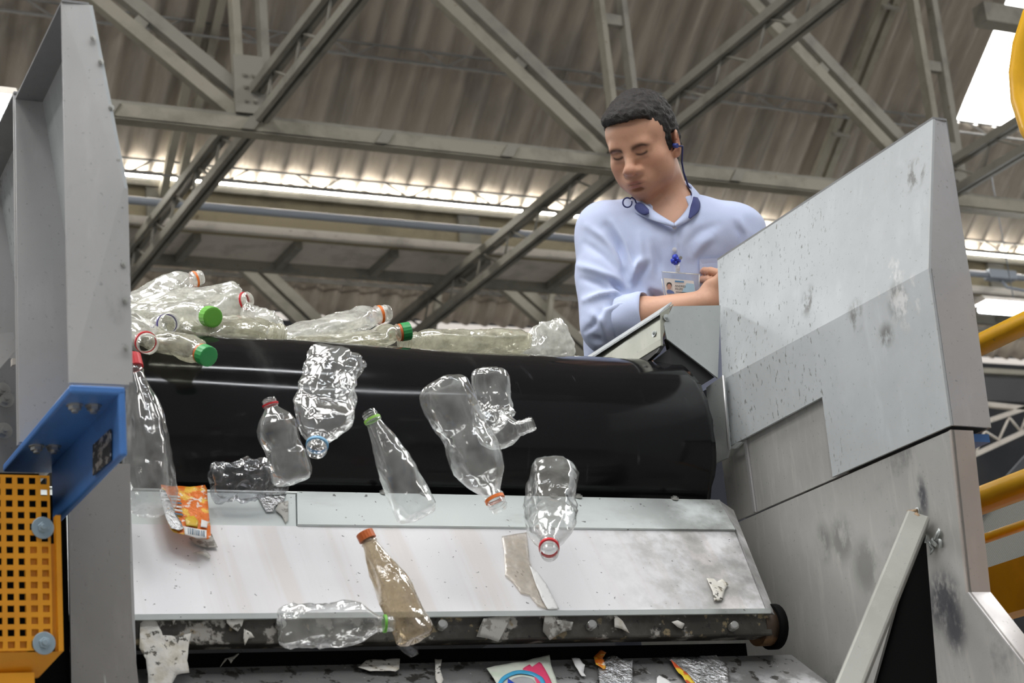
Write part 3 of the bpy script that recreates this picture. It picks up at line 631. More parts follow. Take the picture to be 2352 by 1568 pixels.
# --- yellow railing right of the machine
YR = root_at('handrail', W(2.85, 3.0, 1.0), 'yellow tubular handrails behind the right guard', 'handrail')
for (z, r) in ((1.198, .021), (.862, .0265), (.778, .0095)):
    mb = MB(); mb.tube([W(2.85, 2.4, z), W(2.85, 3.44, z)], r, 16); part(mb, 'rail', M['yellow'], YR)
mb = MB(); mb.bar(W(2.80, 2.55, .64), W(2.80, 3.44, .64), .06, .09); part(mb, 'toe_beam', M['orange'], YR)
for y in (3.42,):
    mb = MB(); mb.tube([W(2.85, y, .2), W(2.85, y, 1.2)], .02, 14); part(mb, 'post', M['yellow'], YR)
mb = MB(); c = at(2372, 165, X=2.85)
path = [at(x, y, X=2.85) for x, y in ((2420, -30), (2385, 40), (2364, 105), (2356, 165), (2360, 225), (2380, 290), (2425, 360))]
mb.tube(path, .031, 16); tag(mb.build('hoop_tube', M['yellow']), 'bent yellow tube bulging in at the upper right edge', 'tube')
# things seen through the railing
root = root_at('mesh_panel', W(4.6, 5.4, .9), 'grey fine-mesh panel in a frame behind the yellow rails', 'panel')
mesh_m = Mat('fine_mesh', (.28, .28, .25), .6)
ck = mesh_m.N.new('ShaderNodeTexChecker'); ck.inputs['Scale'].default_value = 260; ck.inputs['Color1'].default_value = (.34, .34, .30, 1); ck.inputs['Color2'].default_value = (.13, .13, .12, 1); mesh_m.L.new(mesh_m.tc.outputs['Object'], ck.inputs[0]); mesh_m.L.new(ck.outputs[0], mesh_m.b.inputs['Base Color'])
A = [at(x, y, Y=5.4) for x, y in ((2225, 1205), (2400, 1010), (2400, 1255), (2225, 1385))]
mb = MB(); mb.prism(A, (0, .01, 0)); part(mb, 'mesh', mesh_m.m, root)
mb = MB(); mb.bar(A[0], A[1], .03, .02, (0, 1, 0)); mb.bar(A[2], A[3], .035, .03, (0, 1, 0)); mb.bar(A[3] - Vector((0, 0, .09)), A[2] - Vector((0, 0, .09)), .05, .05, (0, 1, 0)); part(mb, 'frame', M['darkwall'], root)
mb = MB(); mb.prism([p - Vector((0, -.2, .16)) for p in (A[3], A[2])] + [p - Vector((0, -.2, .75)) for p in (A[2], A[3])], (0, .02, 0)); part(mb, 'lower_sheet', plain('pale_sheet', (.34, .38, .37), .5), root)
root = empty('white_truss', 'pale zigzag lattice truss low in the background right of the guard', 'truss'); root.location = at(2300, 980, Y=9, k=1)
f_ = lambda x, y: at(x, y, Y=9.0, k=1)
for (a, b) in (((2200, 1062), (2420, 960)), ((2200, 990), (2420, 915)), ((2200, 922), (2420, 945))):
    mb = MB(); mb.bar(f_(*a), f_(*b), .03, .03); part(mb, 'chord', M['gutter_pale'], root)
zz = [(2240, 1042), (2262, 990), (2294, 1010), (2318, 958), (2344, 990), (2365, 940)]
for a, b in zip(zz, zz[1:]):
    mb = MB(); mb.tube([f_(*a), f_(*b)], .008, 6); part(mb, 'lacing_bar', M['gutter_pale'], root)
# ------------------------------------------------------------------ the person
def rotm(cols): return np.array([list(c) for c in cols]).T
class SDF:
    """smooth union of rounded shapes sampled on a grid and skinned with surface nets"""
    def __init__(s): s.items = []
    def ell(s, c, r, B=None, k=.015, op='u'): s.items.append(('e', np.array(c, float), np.array(r, float), None if B is None else np.array(B), k, op)); return s
    def cone(s, a, b, ra, rb, k=.015, op='u'): s.items.append(('c', np.array(a, float), np.array(b, float), (ra, rb), k, op)); return s
    def half(s, p, n, k=.004): s.items.append(('h', np.array(p, float), np.array(n, float), None, k, 's')); return s
    def bounds(s, it):
        if it[0] == 'e':
            ext = it[2] if it[3] is None else np.abs(it[3]) @ it[2]
            return it[1] - ext, it[1] + ext
        r = max(it[3]); return np.minimum(it[1], it[2]) - r, np.maximum(it[1], it[2]) + r
    def ev(s, G):
        """signed distance on the grid; each shape is only worked out in its own neighbourhood"""
        d = np.ones(tuple(len(g) for g in G), np.float32)
        for it in s.items:
            lo, hi = s.bounds(it); m = it[4] + .022
            sl = tuple(slice(int(np.searchsorted(g, l - m)), int(np.searchsorted(g, h + m))) for g, l, h in zip(G, lo, hi))
            if any(q.stop <= q.start for q in sl): continue
            P = np.stack(np.meshgrid(*[g[q] for g, q in zip(G, sl)], indexing='ij'), -1); D = d[sl]
            if it[0] == 'e':
                q = P - it[1].astype(np.float32)
                if it[3] is not None: q = q @ it[3].astype(np.float32)
                k0 = np.sqrt(((q / it[2]) ** 2).sum(-1)) + 1e-9; k1 = np.sqrt(((q / it[2] ** 2) ** 2).sum(-1)) + 1e-9
                e = k0 * (k0 - 1) / k1
            else:
                ab = it[2] - it[1]; h = np.clip(((P - it[1]) @ ab) / ab.dot(ab), 0, 1)
                e = np.sqrt(((P - it[1] - h[..., None] * ab) ** 2).sum(-1)) - (it[3][0] + (it[3][1] - it[3][0]) * h)
            e = e.astype(np.float32); k = it[4]
            if it[5] == 'u': h = np.maximum(k - np.abs(D - e), 0) / k; d[sl] = np.minimum(D, e) - h * h * k * .25
            else: e = -e; h = np.maximum(k - np.abs(D - e), 0) / k; d[sl] = np.maximum(D, e) + h * h * k * .25
        return d
def nets(sdf, xs, ys, zs, post=None):
    G = [np.asarray(a, np.float32) for a in (xs, ys, zs)]
    d = sdf.ev(G)
    if post is not None:
        for i0 in range(0, len(xs), 24):
            P = np.stack(np.meshgrid(G[0][i0:i0 + 24], G[1], G[2], indexing='ij'), -1); d[i0:i0 + 24] = post(P, d[i0:i0 + 24])
    ins = d < 0
    c8 = [(a, b, c) for a in (0, 1) for b in (0, 1) for c in (0, 1)]
    sh = tuple(n - 1 for n in d.shape)
    cnt = sum(ins[a:a + sh[0], b:b + sh[1], c:c + sh[2]].astype(np.int8) for a, b, c in c8)
    cells = np.argwhere((cnt > 0) & (cnt < 8)); idx = -np.ones(sh, np.int64); idx[tuple(cells.T)] = np.arange(len(cells))
    acc = np.zeros((len(cells), 3)); w = np.zeros(len(cells))
    gx = lambda c, ax: G[ax][c]
    for ax in range(3):
        for o in [(0, 0), (0, 1), (1, 0), (1, 1)]:
            off = list(o); off.insert(ax, 0); A = cells + off; off2 = list(off); off2[ax] = 1; Bc = cells + off2
            da = d[tuple(A.T)]; db = d[tuple(Bc.T)]; m = (da < 0) != (db < 0); t = np.where(m, da / (da - db + 1e-12), 0)
            p = np.stack([G[j][A[:, j]] for j in range(3)], 1).astype(float); p[:, ax] += t * (G[ax][Bc[:, ax]] - G[ax][A[:, ax]])
            acc += p * m[:, None]; w += m
    V = acc / w[:, None]; F = []
    for ax in range(3):
        sl = [slice(None)] * 3; sl2 = [slice(None)] * 3; sl[ax] = slice(0, -1); sl2[ax] = slice(1, None)
        a = ins[tuple(sl)]; b = ins[tuple(sl2)]; e = np.argwhere(a != b); o = [i for i in range(3) if i != ax]
        e = e[(e[:, o[0]] > 0) & (e[:, o[1]] > 0) & (e[:, o[0]] < sh[o[0]]) & (e[:, o[1]] < sh[o[1]])]
        fl = a[tuple(e.T)]
        q = []
        for (i, j) in ((0, 0), (1, 0), (1, 1), (0, 1)):
            c = e.copy(); c[:, o[0]] -= i; c[:, o[1]] -= j; q.append(idx[tuple(c.T)])
        q = np.stack(q, 1); rev = fl if ax != 1 else ~fl; q[rev] = q[rev][:, ::-1]; F.append(q)
    return V, np.concatenate(F)
def relax(V, F, n, lam=.5):
    E = np.concatenate([F[:, [0, 1]], F[:, [1, 2]], F[:, [2, 3]], F[:, [3, 0]]]); E = np.concatenate([E, E[:, ::-1]])
    deg = np.bincount(E[:, 0], minlength=len(V))[:, None].clip(1)
    for _ in range(n):
        A = np.stack([np.bincount(E[:, 0], V[E[:, 1], j], len(V)) for j in range(3)], 1); V = V + lam * (A / deg - V)
    return V
def vnormals(V, F):
    n = np.cross(V[F[:, 2]] - V[F[:, 0]], V[F[:, 3]] - V[F[:, 1]]); N = np.zeros_like(V)
    for j in range(4):
        for k in range(3): N[:, k] += np.bincount(F[:, j], n[:, k], len(V))
    return N / (np.linalg.norm(N, axis=1)[:, None] + 1e-12)
def npmesh(name, V, F, mat, parent=None, col=None):
    me = bpy.data.meshes.new(name); me.from_pydata(V.tolist(), [], F.tolist()); me.polygons.foreach_set('use_smooth', [True] * len(F))
    bm = bmesh.new(); bm.from_mesh(me); bmesh.ops.recalc_face_normals(bm, faces=bm.faces); bm.to_mesh(me); bm.free()
    if col is not None:
        at_ = me.color_attributes.new('tone', 'FLOAT_COLOR', 'POINT'); at_.data.foreach_set('color', np.concatenate([col, np.ones((len(col), 1))], 1).astype(np.float32).ravel())
    me.materials.append(mat); me.update(); o = link(bpy.data.objects.new(name, me)); 
    if parent is not None:
        o.parent = parent; o.matrix_parent_inverse = Matrix.Translation(-parent.location)
    return o
def axes(spans):
    out = [spans[0][0]]
    for a, b, h in spans:
        n = max(1, int(round((b - a) / h))); out += list(a + (b - a) * (np.arange(n) + 1) / n)
    return np.array(out)
A_ = lambda v: np.array(v, float)
DP = 4.40
P_ = lambda x, y, d=DP: A_(atd(x, y, d))
rt, up, fw = A_(RT), A_(UP), A_(FW)
# head frame: turned to the viewer's left, tipped down, leaning to the viewer's right
def rot_about(v, axis, a): return A_(Matrix.Rotation(a, 3, Vector(axis)) @ Vector(v))
yaw, pitch, roll = math.radians(29), math.radians(13), math.radians(10)
hf = math.cos(yaw) * (-fw) + math.sin(yaw) * (-rt); hs = math.cos(yaw) * rt - math.sin(yaw) * fw; hu = up.copy()
hf, hu = math.cos(pitch) * hf - math.sin(pitch) * hu, math.cos(pitch) * hu + math.sin(pitch) * hf
hf, hu, hs = [rot_about(v, fw, roll) for v in (hf, hu, hs)]
if (rot_about(up, fw, roll) @ rt) > 0: hf, hu, hs = [rot_about(v, fw, -2 * roll) for v in (hf, hu, hs)]
HB = rotm((hs, hf, hu)); HSC = .90; HC = P_(1449, 355, DP - .07) - HB @ A_((0, .085, 0)) * HSC
def hp(x, y, z): return HC + HB @ (A_((x, y, z)) * HSC)
def he(sd, c, r, k=.015, op='u', rot=None):
    B = HB if rot is None else HB @ rot
    sd.ell(hp(*c), A_(r) * HSC, B, k, op)
def hcone(sd, a, b, ra, rb, k=.015, op='u'): sd.cone(hp(*a), hp(*b), ra * HSC, rb * HSC, k, op)
def rx(a): return np.array(Matrix.Rotation(a, 3, 'X'))
def ry(a): return np.array(Matrix.Rotation(a, 3, 'Y'))
def rz(a): return np.array(Matrix.Rotation(a, 3, 'Z'))
body = SDF()
he(body, (0, -.012, .040), (.0775, .100, .090))
he(body, (0, .032, .044), (.067, .063, .064), .03)
he(body, (0, .036, -.030), (.060, .055, .068), .03)
he(body, (0, .030, -.072), (.050, .054, .036), .03)
he(body, (0, .074, -.092), (.025, .022, .018), .03)
for sg in (-1, 1):
    he(body, (sg * .043, .056, -.026), (.026, .024, .022), .03)
    he(body, (sg * .042, .036, -.062), (.024, .032, .028), .03)
    he(body, (sg * .046, .002, -.052), (.020, .035, .035), .03)
hcone(body, (-.040, .084, .020), (.040, .084, .020), .010, .010, .022)
for sg in (-1, 1): he(body, (sg * .033, .101, .002), (.019, .0155, .0105), .014, 's')
for sg in (-1, 1):
    he(body, (sg * .032, .0775, .000), (.0155, .0145, .0125), .006)
    hcone(body, (sg * .018, .0905, .0045), (sg * .046, .083, .0035), .0042, .0036, .006)      # upper lid
    hcone(body, (sg * .020, .088, -.0105), (sg * .044, .082, -.0095), .004, .0035, .008)      # lower lid
hcone(body, (0, .090, .012), (0, .113, -.030), .0085, .0125, .014)
he(body, (0, .1145, -.036), (.0165, .0145, .0125), .008)
for sg in (-1, 1):
    he(body, (sg * .0165, .1005, -.0395), (.0105, .0125, .0095), .006)
    he(body, (sg * .0085, .110, -.0475), (.0055, .007, .0035), .004, 's')
he(body, (0, .078, -.068), (.036, .024, .028), .02)
he(body, (0, .0985, -.0665), (.024, .0095, .0062), .006)
he(body, (0, .0965, -.0775), (.020, .0100, .0072), .006)
hcone(body, (-.026, .094, -.0735), (0, .1105, -.0715), .0010, .0017, .0035, 's'); hcone(body, (0, .1105, -.0715), (.026, .094, -.0735), .0017, .0010, .0035, 's')
he(body, (0, .098, -.0865), (.016, .008, .004), .008, 's')
for sg in (-1, 1):
    R_ = rx(math.radians(14)) @ rz(-sg * math.radians(36))
    he(body, (sg * .0835, -.018, -.008), (.0085, .0205, .0335), .006, 'u', R_)
    he(body, (sg * .0800, -.004, -.034), (.007, .010, .011), .006, 'u')
    he(body, (sg * .0925, -.013, -.003), (.0060, .0110, .0200), .003, 's', R_)
    he(body, (sg * .0890, -.003, -.011), (.006, .007, .010), .003, 's')
# neck, trunk, limbs
NB = P_(1536, 492, DP + .05)
body.cone(hp(0, -.032, -.055), NB, .055, .058, .02)
SL, SR = P_(1392, 535, DP + .03), P_(1690, 540, DP + .02)
EL, WR = P_(1392, 748, DP - .09), P_(1622, 697, DP - .20)
ER, WL = P_(1800, 745, DP - .03), P_(1735, 690, DP - .20)
tb = rotm((rt, -fw, up))
CHc, BEc, HPc = P_(1538, 610, DP + .03), P_(1512, 765, DP + .02), P_(1500, 905, DP + .05)
body.ell(P_(1538, 555, DP + .05), (.165, .085, .075), tb, .05)
body.ell(CHc, (.155, .105, .15), tb, .06); body.ell(BEc, (.150, .118, .14), tb, .06); body.ell(HPc, (.155, .115, .11), tb, .05)
def limb(sd, pts, rs, k=.02):
    for (a, b, ra, rb) in zip(pts, pts[1:], rs, rs[1:]): sd.cone(a, b, ra, rb, k)
mid = EL + (WR - EL) * .35
limb(body, [SL, EL, mid, WR], [.054, .041, .044, .029])
limb(body, [SR, ER, ER + (WL - ER) * .35, WL], [.054, .041, .044, .029])
# the hands: palm, four bent fingers, thumb
def hand(sd, wr, d, side, back, curl, th):
    d, side, back = [v / np.linalg.norm(v) for v in (d, side, back)]
    B = rotm((d, side, back)); sd.ell(wr + d * .048, (.052, .042, .0165), B, .015)
    for i, (o, l) in enumerate(((.030, .072), (.010, .080), (-.011, .075), (-.030, .060))):
        p0 = wr + d * (.088 - abs(o) * .15) + side * o; a = 0.; seg = [.45, .32, .26]
        for j in range(3):
            a += curl * (1 + .12 * i); p1 = p0 + (d * math.cos(a) - back * math.sin(a)) * l * seg[j]
            sd.cone(p0, p1, .0088 - .0008 * j, .0083 - .0008 * j, .003); p0 = p1
    t0 = wr + d * .025 + side * .034; t1 = t0 + (d * .55 + side * .75 + back * .2) * .036; t2 = t1 + (d * th + side * .55 + back * .15) * .030
    sd.cone(t0, t1, .0125, .0105, .008); sd.cone(t1, t2, .0105, .0085, .004)
hand(body, WR, P_(1690, 672, DP - .20) - P_(1622, 697, DP - .20), up, -fw, .42, .12)
hand(body, WL, P_(1680, 668, DP - .17) - P_(1735, 690, DP - .20), up, fw * -1 + up * .2, .45, .5)
zf = 2.60 - .86
for sg in (-1, 1):
    h = HPc + rt * sg * .08; kn = A_((h[0], h[1] - .02, h[2] - .43)); an = A_((h[0], h[1] + .02, zf + .075))
    limb(body, [h, kn, an], [.088, .058, .042], .03); body.ell(an + A_((0, -.06, -.045)), (.045, .125, .035), None, .02)
FLOOR_Z = zf
# sampling: fine round the head, coarser below
allp = np.array([HC, NB, SL, SR, EL, ER, WR, WL, HPc])
x0, x1 = allp[:, 0].min() - .16, allp[:, 0].max() + .22; y0, y1 = allp[:, 1].min() - .30, allp[:, 1].max() + .28
hx0, hx1 = HC[0] - .15, HC[0] + .15; hy0, hy1 = HC[1] - .17, HC[1] + .16; hz0, hz1 = HC[2] - .13, HC[2] + .16
fine, coarse = .0022, .0065
V, F = nets(body, axes([(x0, hx0, coarse), (hx0, hx1, fine), (hx1, x1, coarse)]), axes([(y0, hy0, coarse), (hy0, hy1, fine), (hy1, y1, coarse)]),
            axes([(zf - .03, 2.75, .012), (2.75, hz0, .005), (hz0, hz1, fine)]))
V = relax(V, F, 2, .4)
# skin tone by anatomy: lips, brows, lashes, shaven jaw; shade between the lips
L = ((V - HC) @ HB) / HSC
def blob(c, r): return np.exp(-(((L - A_(c)) / A_(r)) ** 2).sum(1) * 1.2)
base = A_((.56, .31, .205)); colr = np.tile(base, (len(V), 1))
def mixc(c, f):
    global colr
    colr = colr * (1 - f[:, None]) + A_(c) * f[:, None]
front = (L[:, 1] > .03) & (np.abs(L[:, 2]) < .2)
for sg in (-1, 1): mixc((.56, .23, .16), .45 * blob((sg * .046, .07, -.028), (.022, .03, .018)))
mixc((.55, .22, .16), .5 * blob((0, .118, -.036), (.018, .02, .014)))
mixc((.34, .19, .135), .38 * np.clip(blob((0, .06, -.092), (.06, .06, .030)) + blob((.05, .03, -.075), (.03, .05, .02)) + blob((-.05, .03, -.075), (.03, .05, .02)) + .7 * blob((0, .095, -.055), (.026, .02, .006)), 0, 1) * front)
mixc((.36, .115, .105), .9 * np.clip(blob((0, .104, -.0672), (.021, .016, .0042)) + blob((0, .103, -.0775), (.018, .016, .0050)), 0, 1) * front)
mixc((.12, .045, .045), .8 * blob((0, .105, -.0722), (.024, .02, .0013)) * front)  # shade of the mouth crease painted into the skin colour
lx, ly, lz = L.T
for sg in (-1, 1):
    bx = sg * lx; arch = .0130 + .0065 * np.sin(np.clip((bx - .012) / .036, 0, 1) * 2.1) - .004 * np.clip((bx - .042) / .014, 0, 1)
    f = np.exp(-((lz - arch) / (.0056 - .0022 * np.clip((bx - .03) / .025, 0, 1))) ** 2) * np.clip((bx - .010) / .006, 0, 1) * np.clip((.058 - bx) / .01, 0, 1) * front
    mixc((.035, .022, .017), .88 * f)
    lash = .0010 - .0050 * (1 - ((bx - .032) / .016) ** 2).clip(-1, 1)
    f = np.exp(-((lz - lash) / .0033) ** 2) * np.clip((bx - .016) / .004, 0, 1) * np.clip((.049 - bx) / .004, 0, 1) * front
    mixc((.03, .02, .017), .92 * f)
    mixc((.32, .17, .12), .45 * np.exp(-((lz + .013) / .005) ** 2) * np.exp(-((bx - .031) / .015) ** 2) * front)
    mixc((.50, .20, .14), .5 * blob((sg * .085, -.012, -.01), (.012, .03, .04)))
ms = Mat('skin', (.5, .27, .17), .48, 0, .4)
an_ = ms.N.new('ShaderNodeAttribute'); an_.attribute_name = 'tone'; ms.cs = an_.outputs['Color']; ms.L.new(ms.cs, ms.b.inputs['Base Color'])
ms.b.inputs['Subsurface Weight'].default_value = .12; ms.b.inputs['Subsurface Radius'].default_value = (.01, .004, .002); ms.b.inputs['Subsurface Scale'].default_value = .5
ms.spots((.40, .19, .12), 55, .5, .75, 4, amount=.3); ms.bump(420, .12, .0006)
PR = empty('person', 'person in a light blue shirt with rolled sleeves and badge, looking down at the belt', 'person'); PR.location = A_((HPc[0], HPc[1], zf)).tolist()
npmesh('body', V, F, ms.m, PR, colr)
# hair
hair = SDF()
he(hair, (0, -.014, .048), (.0855, .109, .099)); he(hair, (0, .056, .092), (.064, .044, .032), .02); he(hair, (0, -.03, .0), (.082, .080, .09), .02)
def hairpost(P, d):
    l = ((P - HC.astype(np.float32)) @ HB.astype(np.float32)) / HSC; ax = np.abs(l[..., 0]); y = l[..., 1]
    y = y + .0015 * np.sin(l[..., 2] * 160 + l[..., 0] * 120); h = np.interp(y, [-.12, -.055, -.030, -.026, -.004, .002, .012, .022, .030, .046, .060, .075, .12], [-.075, -.07, -.045, .018, .020, -.022, -.024, .006, .036, .046, .074, .082, .086])
    h2 = h + np.where(y > .04, -.010 * np.clip((ax - .03) / .03, 0, 1) * 0, 0)
    ear = .0
    return np.maximum(d, (h2 - l[..., 2]) * .55)
Vh, Fh = nets(hair, np.arange(hx0, hx1, .0034), np.arange(hy0, hy1, .0034), np.arange(hz0, hz1, .0034), hairpost)
Vh = relax(Vh, Fh, 4, .5); Nh = vnormals(Vh, Fh)
am = np.array([noise.noise(Vector(p) * 95) * .0032 + noise.noise(Vector(p) * 210) * .0018 for p in Vh]); sgn = 1 if (Nh * (Vh - HC)).sum() > 0 else -1
Vh = Vh + Nh * sgn * am[:, None]
mh = Mat('dark_hair', (.014, .011, .010), .5, 0, .35); mh.spots((.035, .028, .024), 140, .5, .7, 4, amount=.7); mh.bump(330, .9, .003, 4)
npmesh('hair', Vh, Fh, mh.m, PR)
# shirt: trunk and rolled sleeves, with folds
sh = SDF(); ex = .014
sh.ell(P_(1540, 560, DP + .05), A_((.168, .085, .066)) + ex, tb, .05)
for e_, q_ in ((SL, P_(1474, 518, DP + .05)), (SR, P_(1600, 516, DP + .05))): sh.cone(q_, e_ + A_((0, 0, .008)), .040, .055, .03)
sh.cone(P_(1474, 518, DP + .05), P_(1600, 516, DP + .05), .040, .040, .03)
sh.ell(CHc, A_((.155, .105, .15)) + ex, tb, .06); sh.ell(BEc, A_((.152, .120, .15)) + ex + .006, tb, .06); sh.ell(HPc, A_((.156, .118, .12)) + ex, tb, .05)
sh.ell(P_(1655, 530, DP + .04), A_((.07, .07, .045)), tb, .05)
cuff = EL + (WR - EL) * .36
sh.cone(SL, SL + (EL - SL) * .5, .072, .066, .03); sh.cone(SL + (EL - SL) * .5, EL, .066, .058, .02); sh.cone(EL, cuff, .058, .052, .012)
cuffr = ER + (WL - ER) * .36
sh.cone(SR, ER, .068, .057, .025); sh.cone(ER, cuffr, .057, .052, .012)
dl = (WR - EL) / np.linalg.norm(WR - EL); dr = (WL - ER) / np.linalg.norm(WL - ER)
def shpost(P, d):
    # open at the neck and cut square at the cuffs and the hem
    q = P - NB.astype(np.float32); axn = A_(HC - NB); axn /= np.linalg.norm(axn)
    neck = np.sqrt(np.maximum((q ** 2).sum(-1) - (q @ axn) ** 2, 0)) - .063; neck = np.where(q @ axn > -.06, neck, 9.)
    d = np.maximum(d, -neck)
    for (x_, y_, r_) in ((1540, 478, .040), (1548, 500, .016)):
        c_ = P_(x_, y_, DP - .035); d = np.maximum(d, r_ - np.sqrt((((P - c_) @ np.stack([rt, up], 1)) ** 2).sum(-1)) - 9. * ((P - c_) @ fw > .07))
    for (c, v, far) in ((cuff, dl, .09), (cuffr, dr, .09)):
        r = P - c; pl = r @ v; near = np.sqrt((r ** 2).sum(-1)) < .075
        d = np.where(near, np.maximum(d, pl - .012), d)
    return np.maximum(d, HPc[2] - .10 - P[..., 2])
Vs, Fs = nets(sh, axes([(x0, x1, .0048)]), axes([(y0, y1, .0052)]), axes([(HPc[2] - .14, HC[2] - .02, .0048)]), shpost)
Vs = relax(Vs, Fs, 3, .5); Ns = vnormals(Vs, Fs); Ns *= 1 if (Ns * (Vs - CHc)).sum() > 0 else -1
C_ = (Vs - A_(EYE)); dep = C_ @ fw; PX = np.stack([CX + F_PX * (C_ @ rt) / dep, CY - F_PX * (C_ @ up) / dep], 1)
facing = (Ns @ (-fw)) > -.25; frontm = facing & (dep < DP + .12)
folds = [  # picture polylines of cloth folds on the side that shows: points, width px, height m
    ([(1395, 520), (1420, 560), (1436, 610), (1440, 650)], 9, -.010), ([(1408, 512), (1436, 560), (1450, 620), (1452, 670)], 9, .007),
    ([(1352, 520), (1385, 545), (1415, 580), (1432, 610)], 8, .006), ([(1345, 560), (1385, 585), (1425, 625)], 8, -.005),
    ([(1330, 610), (1370, 622), (1410, 640), (1440, 662)], 8, .007), ([(1335, 640), (1370, 650), (1405, 668)], 7, -.005),
    ([(1345, 690), (1380, 678), (1412, 672), (1442, 680)], 8, .009), ([(1400, 640), (1422, 662), (1440, 686)], 7, -.009),
    ([(1395, 705), (1420, 690), (1445, 684)], 6, -.008), ([(1382, 745), (1395, 715), (1425, 700), (1468, 700)], 7, .007),
    ([(1360, 720), (1385, 740), (1392, 775)], 8, .006), ([(1345, 760), (1365, 745), (1380, 715)], 6, -.005),
    ([(1448, 640), (1466, 612), (1482, 596)], 9, .009), ([(1455, 660), (1475, 625), (1490, 605)], 7, -.006),
    ([(1470, 540), (1474, 585), (1466, 640)], 9, .005), ([(1500, 560), (1512, 600), (1510, 625)], 9, -.005), ([(1490, 545), (1498, 590), (1500, 630)], 8, .004),
    ([(1590, 590), (1612, 560), (1640, 540)], 10, .005), ([(1580, 560), (1610, 530), (1650, 515)], 9, -.004), ([(1690, 515), (1704, 540), (1706, 580)], 7, -.006), ([(1700, 505), (1716, 535), (1722, 570)], 7, .005),
    ([(1440, 690), (1470, 698), (1500, 700)], 8, -.006), ([(1372, 790), (1400, 782), (1440, 790)], 8, .006), ([(1360, 775), (1385, 785), (1420, 778)], 7, -.006),
    ([(1548, 520), (1546, 560), (1548, 600), (1552, 700)], 2.2, -.0022), ([(1562, 520), (1560, 560), (1562, 600), (1566, 700)], 2.2, -.0018)]
disp = np.zeros(len(Vs))
for pts, wd_, amp in folds:
    pts = np.array(pts, float); best = np.full(len(Vs), 1e9); tt = np.zeros(len(Vs)); n = len(pts) - 1
    for i in range(n):
        ab = pts[i + 1] - pts[i]; t = np.clip(((PX - pts[i]) @ ab) / (ab @ ab), 0, 1); dd = np.linalg.norm(PX - pts[i] - t[:, None] * ab, axis=1)
        m = dd < best; best[m] = dd[m]; tt[m] = (i + t[m]) / n
    disp += 1.5 * amp * np.exp(-(best / wd_) ** 2) * np.sin(np.clip(tt, .04, .96) * math.pi) ** .5 * frontm
near = (PX[:, 0] > 1250) & (PX[:, 0] < 1900)
disp += np.array([noise.noise(Vector((p @ rt * 9, p @ up * 14, p @ fw * 9))) * .005 + noise.noise(Vector(p) * 30) * .0016 for p in Vs])
Vs = Vs + Ns * disp[:, None]; Vs = relax(Vs, Fs, 1, .4)
mshirt = Mat('blue_oxford_cloth', (.50, .565, .77), .8, 0, .25)
mshirt.spots((.43, .50, .71), 700, .45, .6, 2, amount=.35); mshirt.spots((.55, .61, .79), 8, .5, .7, 4, amount=.4); mshirt.bump(900, .15, .0006)
mshirt.b.inputs['Sheen Weight'].default_value = .12
npmesh('shirt', Vs, Fs, mshirt.m, PR)
navy = Mat('navy_collar_lining', (.035, .045, .16), .75).m
def pchild(mb, name, m, **k): return part(mb, name, m, PR, **k)
# collar: upright band folded over, open in front
nax = (HC - NB) / np.linalg.norm(HC - NB); na = rt - nax * (rt @ nax); na /= np.linalg.norm(na); nb = np.cross(nax, na); nb = nb if nb @ fw < 0 else -nb
NC = P_(1530, 486, DP + .045)
def collar(fold):
    mb = MB(); n = 40; rows = 7
    def f(u, v):
        a = (-1 + 2 * u) * math.radians(158)          # 0 = nape
        c = abs(u * 2 - 1); open_ = max(0, (c - .62) / .38)
        dirv = -nb * math.cos(a) + na * math.sin(a) * 1.02
        top = .036 - .040 * open_ ** 1.1; spread = .073 + .004 * c
        if fold:   # the leaf turned down outside
            h = top - v * (.040 + .020 * open_); r = spread + .004 + .013 * v ** .8 + .006 * open_ * v
            a2 = dirv * r + nax * h - na * 0
            if open_ > 0: a2 = a2 + na * (math.copysign(1, u - .5) * .010 * v * open_) + nb * (.006 * open_ * v)
        else:
            h = top - (1 - v) * (.042 + .01 * open_); r = spread - .004
            a2 = dirv * r + nax * h
        return NC + a2 + nb * .012 * open_
    mb.grid(f, n, rows); return mb
for (c_, d_) in ((cuff, dl), (cuffr, dr)):
    u_ = np.cross(d_, fw); u_ /= np.linalg.norm(u_); w_ = np.cross(d_, u_); mb = MB()
    prof_ = [(-.050, .0585), (-.045, .0605), (.004, .0575), (.012, .0555), (.014, .0535), (.010, .0515), (-.03, .050)]
    def f_c(u, v, c_=c_, d_=d_, u_=u_, w_=w_):
        i = min(int(v * 6), 5); t = v * 6 - i; l = prof_[i][0] * (1 - t) + prof_[i + 1][0] * t; r = prof_[i][1] * (1 - t) + prof_[i + 1][1] * t
        a = u * 2 * math.pi; r += .0018 * math.sin(a * 3 + l * 60) + .001 * math.sin(a * 7 - l * 90)
        return c_ + d_ * (l + .006 * math.sin(a + .6)) + (u_ * math.cos(a) + w_ * math.sin(a)) * r
    mb.grid(f_c, 48, 13, True, True); pchild(mb, 'rolled_cuff', mshirt.m)
pchild(collar(False), 'collar_band', navy, solid=.002)
def leaf(top, bot, name, m, bulge=.006, lift=0.):
    def cr(pts, u):
        n = len(pts) - 1; i = min(int(u * n), n - 1); t = u * n - i; p = [np.array(pts[max(0, min(n, j))], float) for j in (i - 1, i, i + 1, i + 2)]
        return .5 * (2 * p[1] + (p[2] - p[0]) * t + (2 * p[0] - 5 * p[1] + 4 * p[2] - p[3]) * t * t + (3 * p[1] - p[0] - 3 * p[2] + p[3]) * t ** 3)
    def f(u, v):
        q = lerp_(cr(top, u), cr(bot, u), v); return P_(q[0], q[1], DP + q[2] - lift - bulge * math.sin(v * math.pi))
    mb = MB(); mb.grid(f, 28, 8); return pchild(mb, name, m, solid=.0022)
lerp_ = lambda a, b, t: a + (b - a) * t
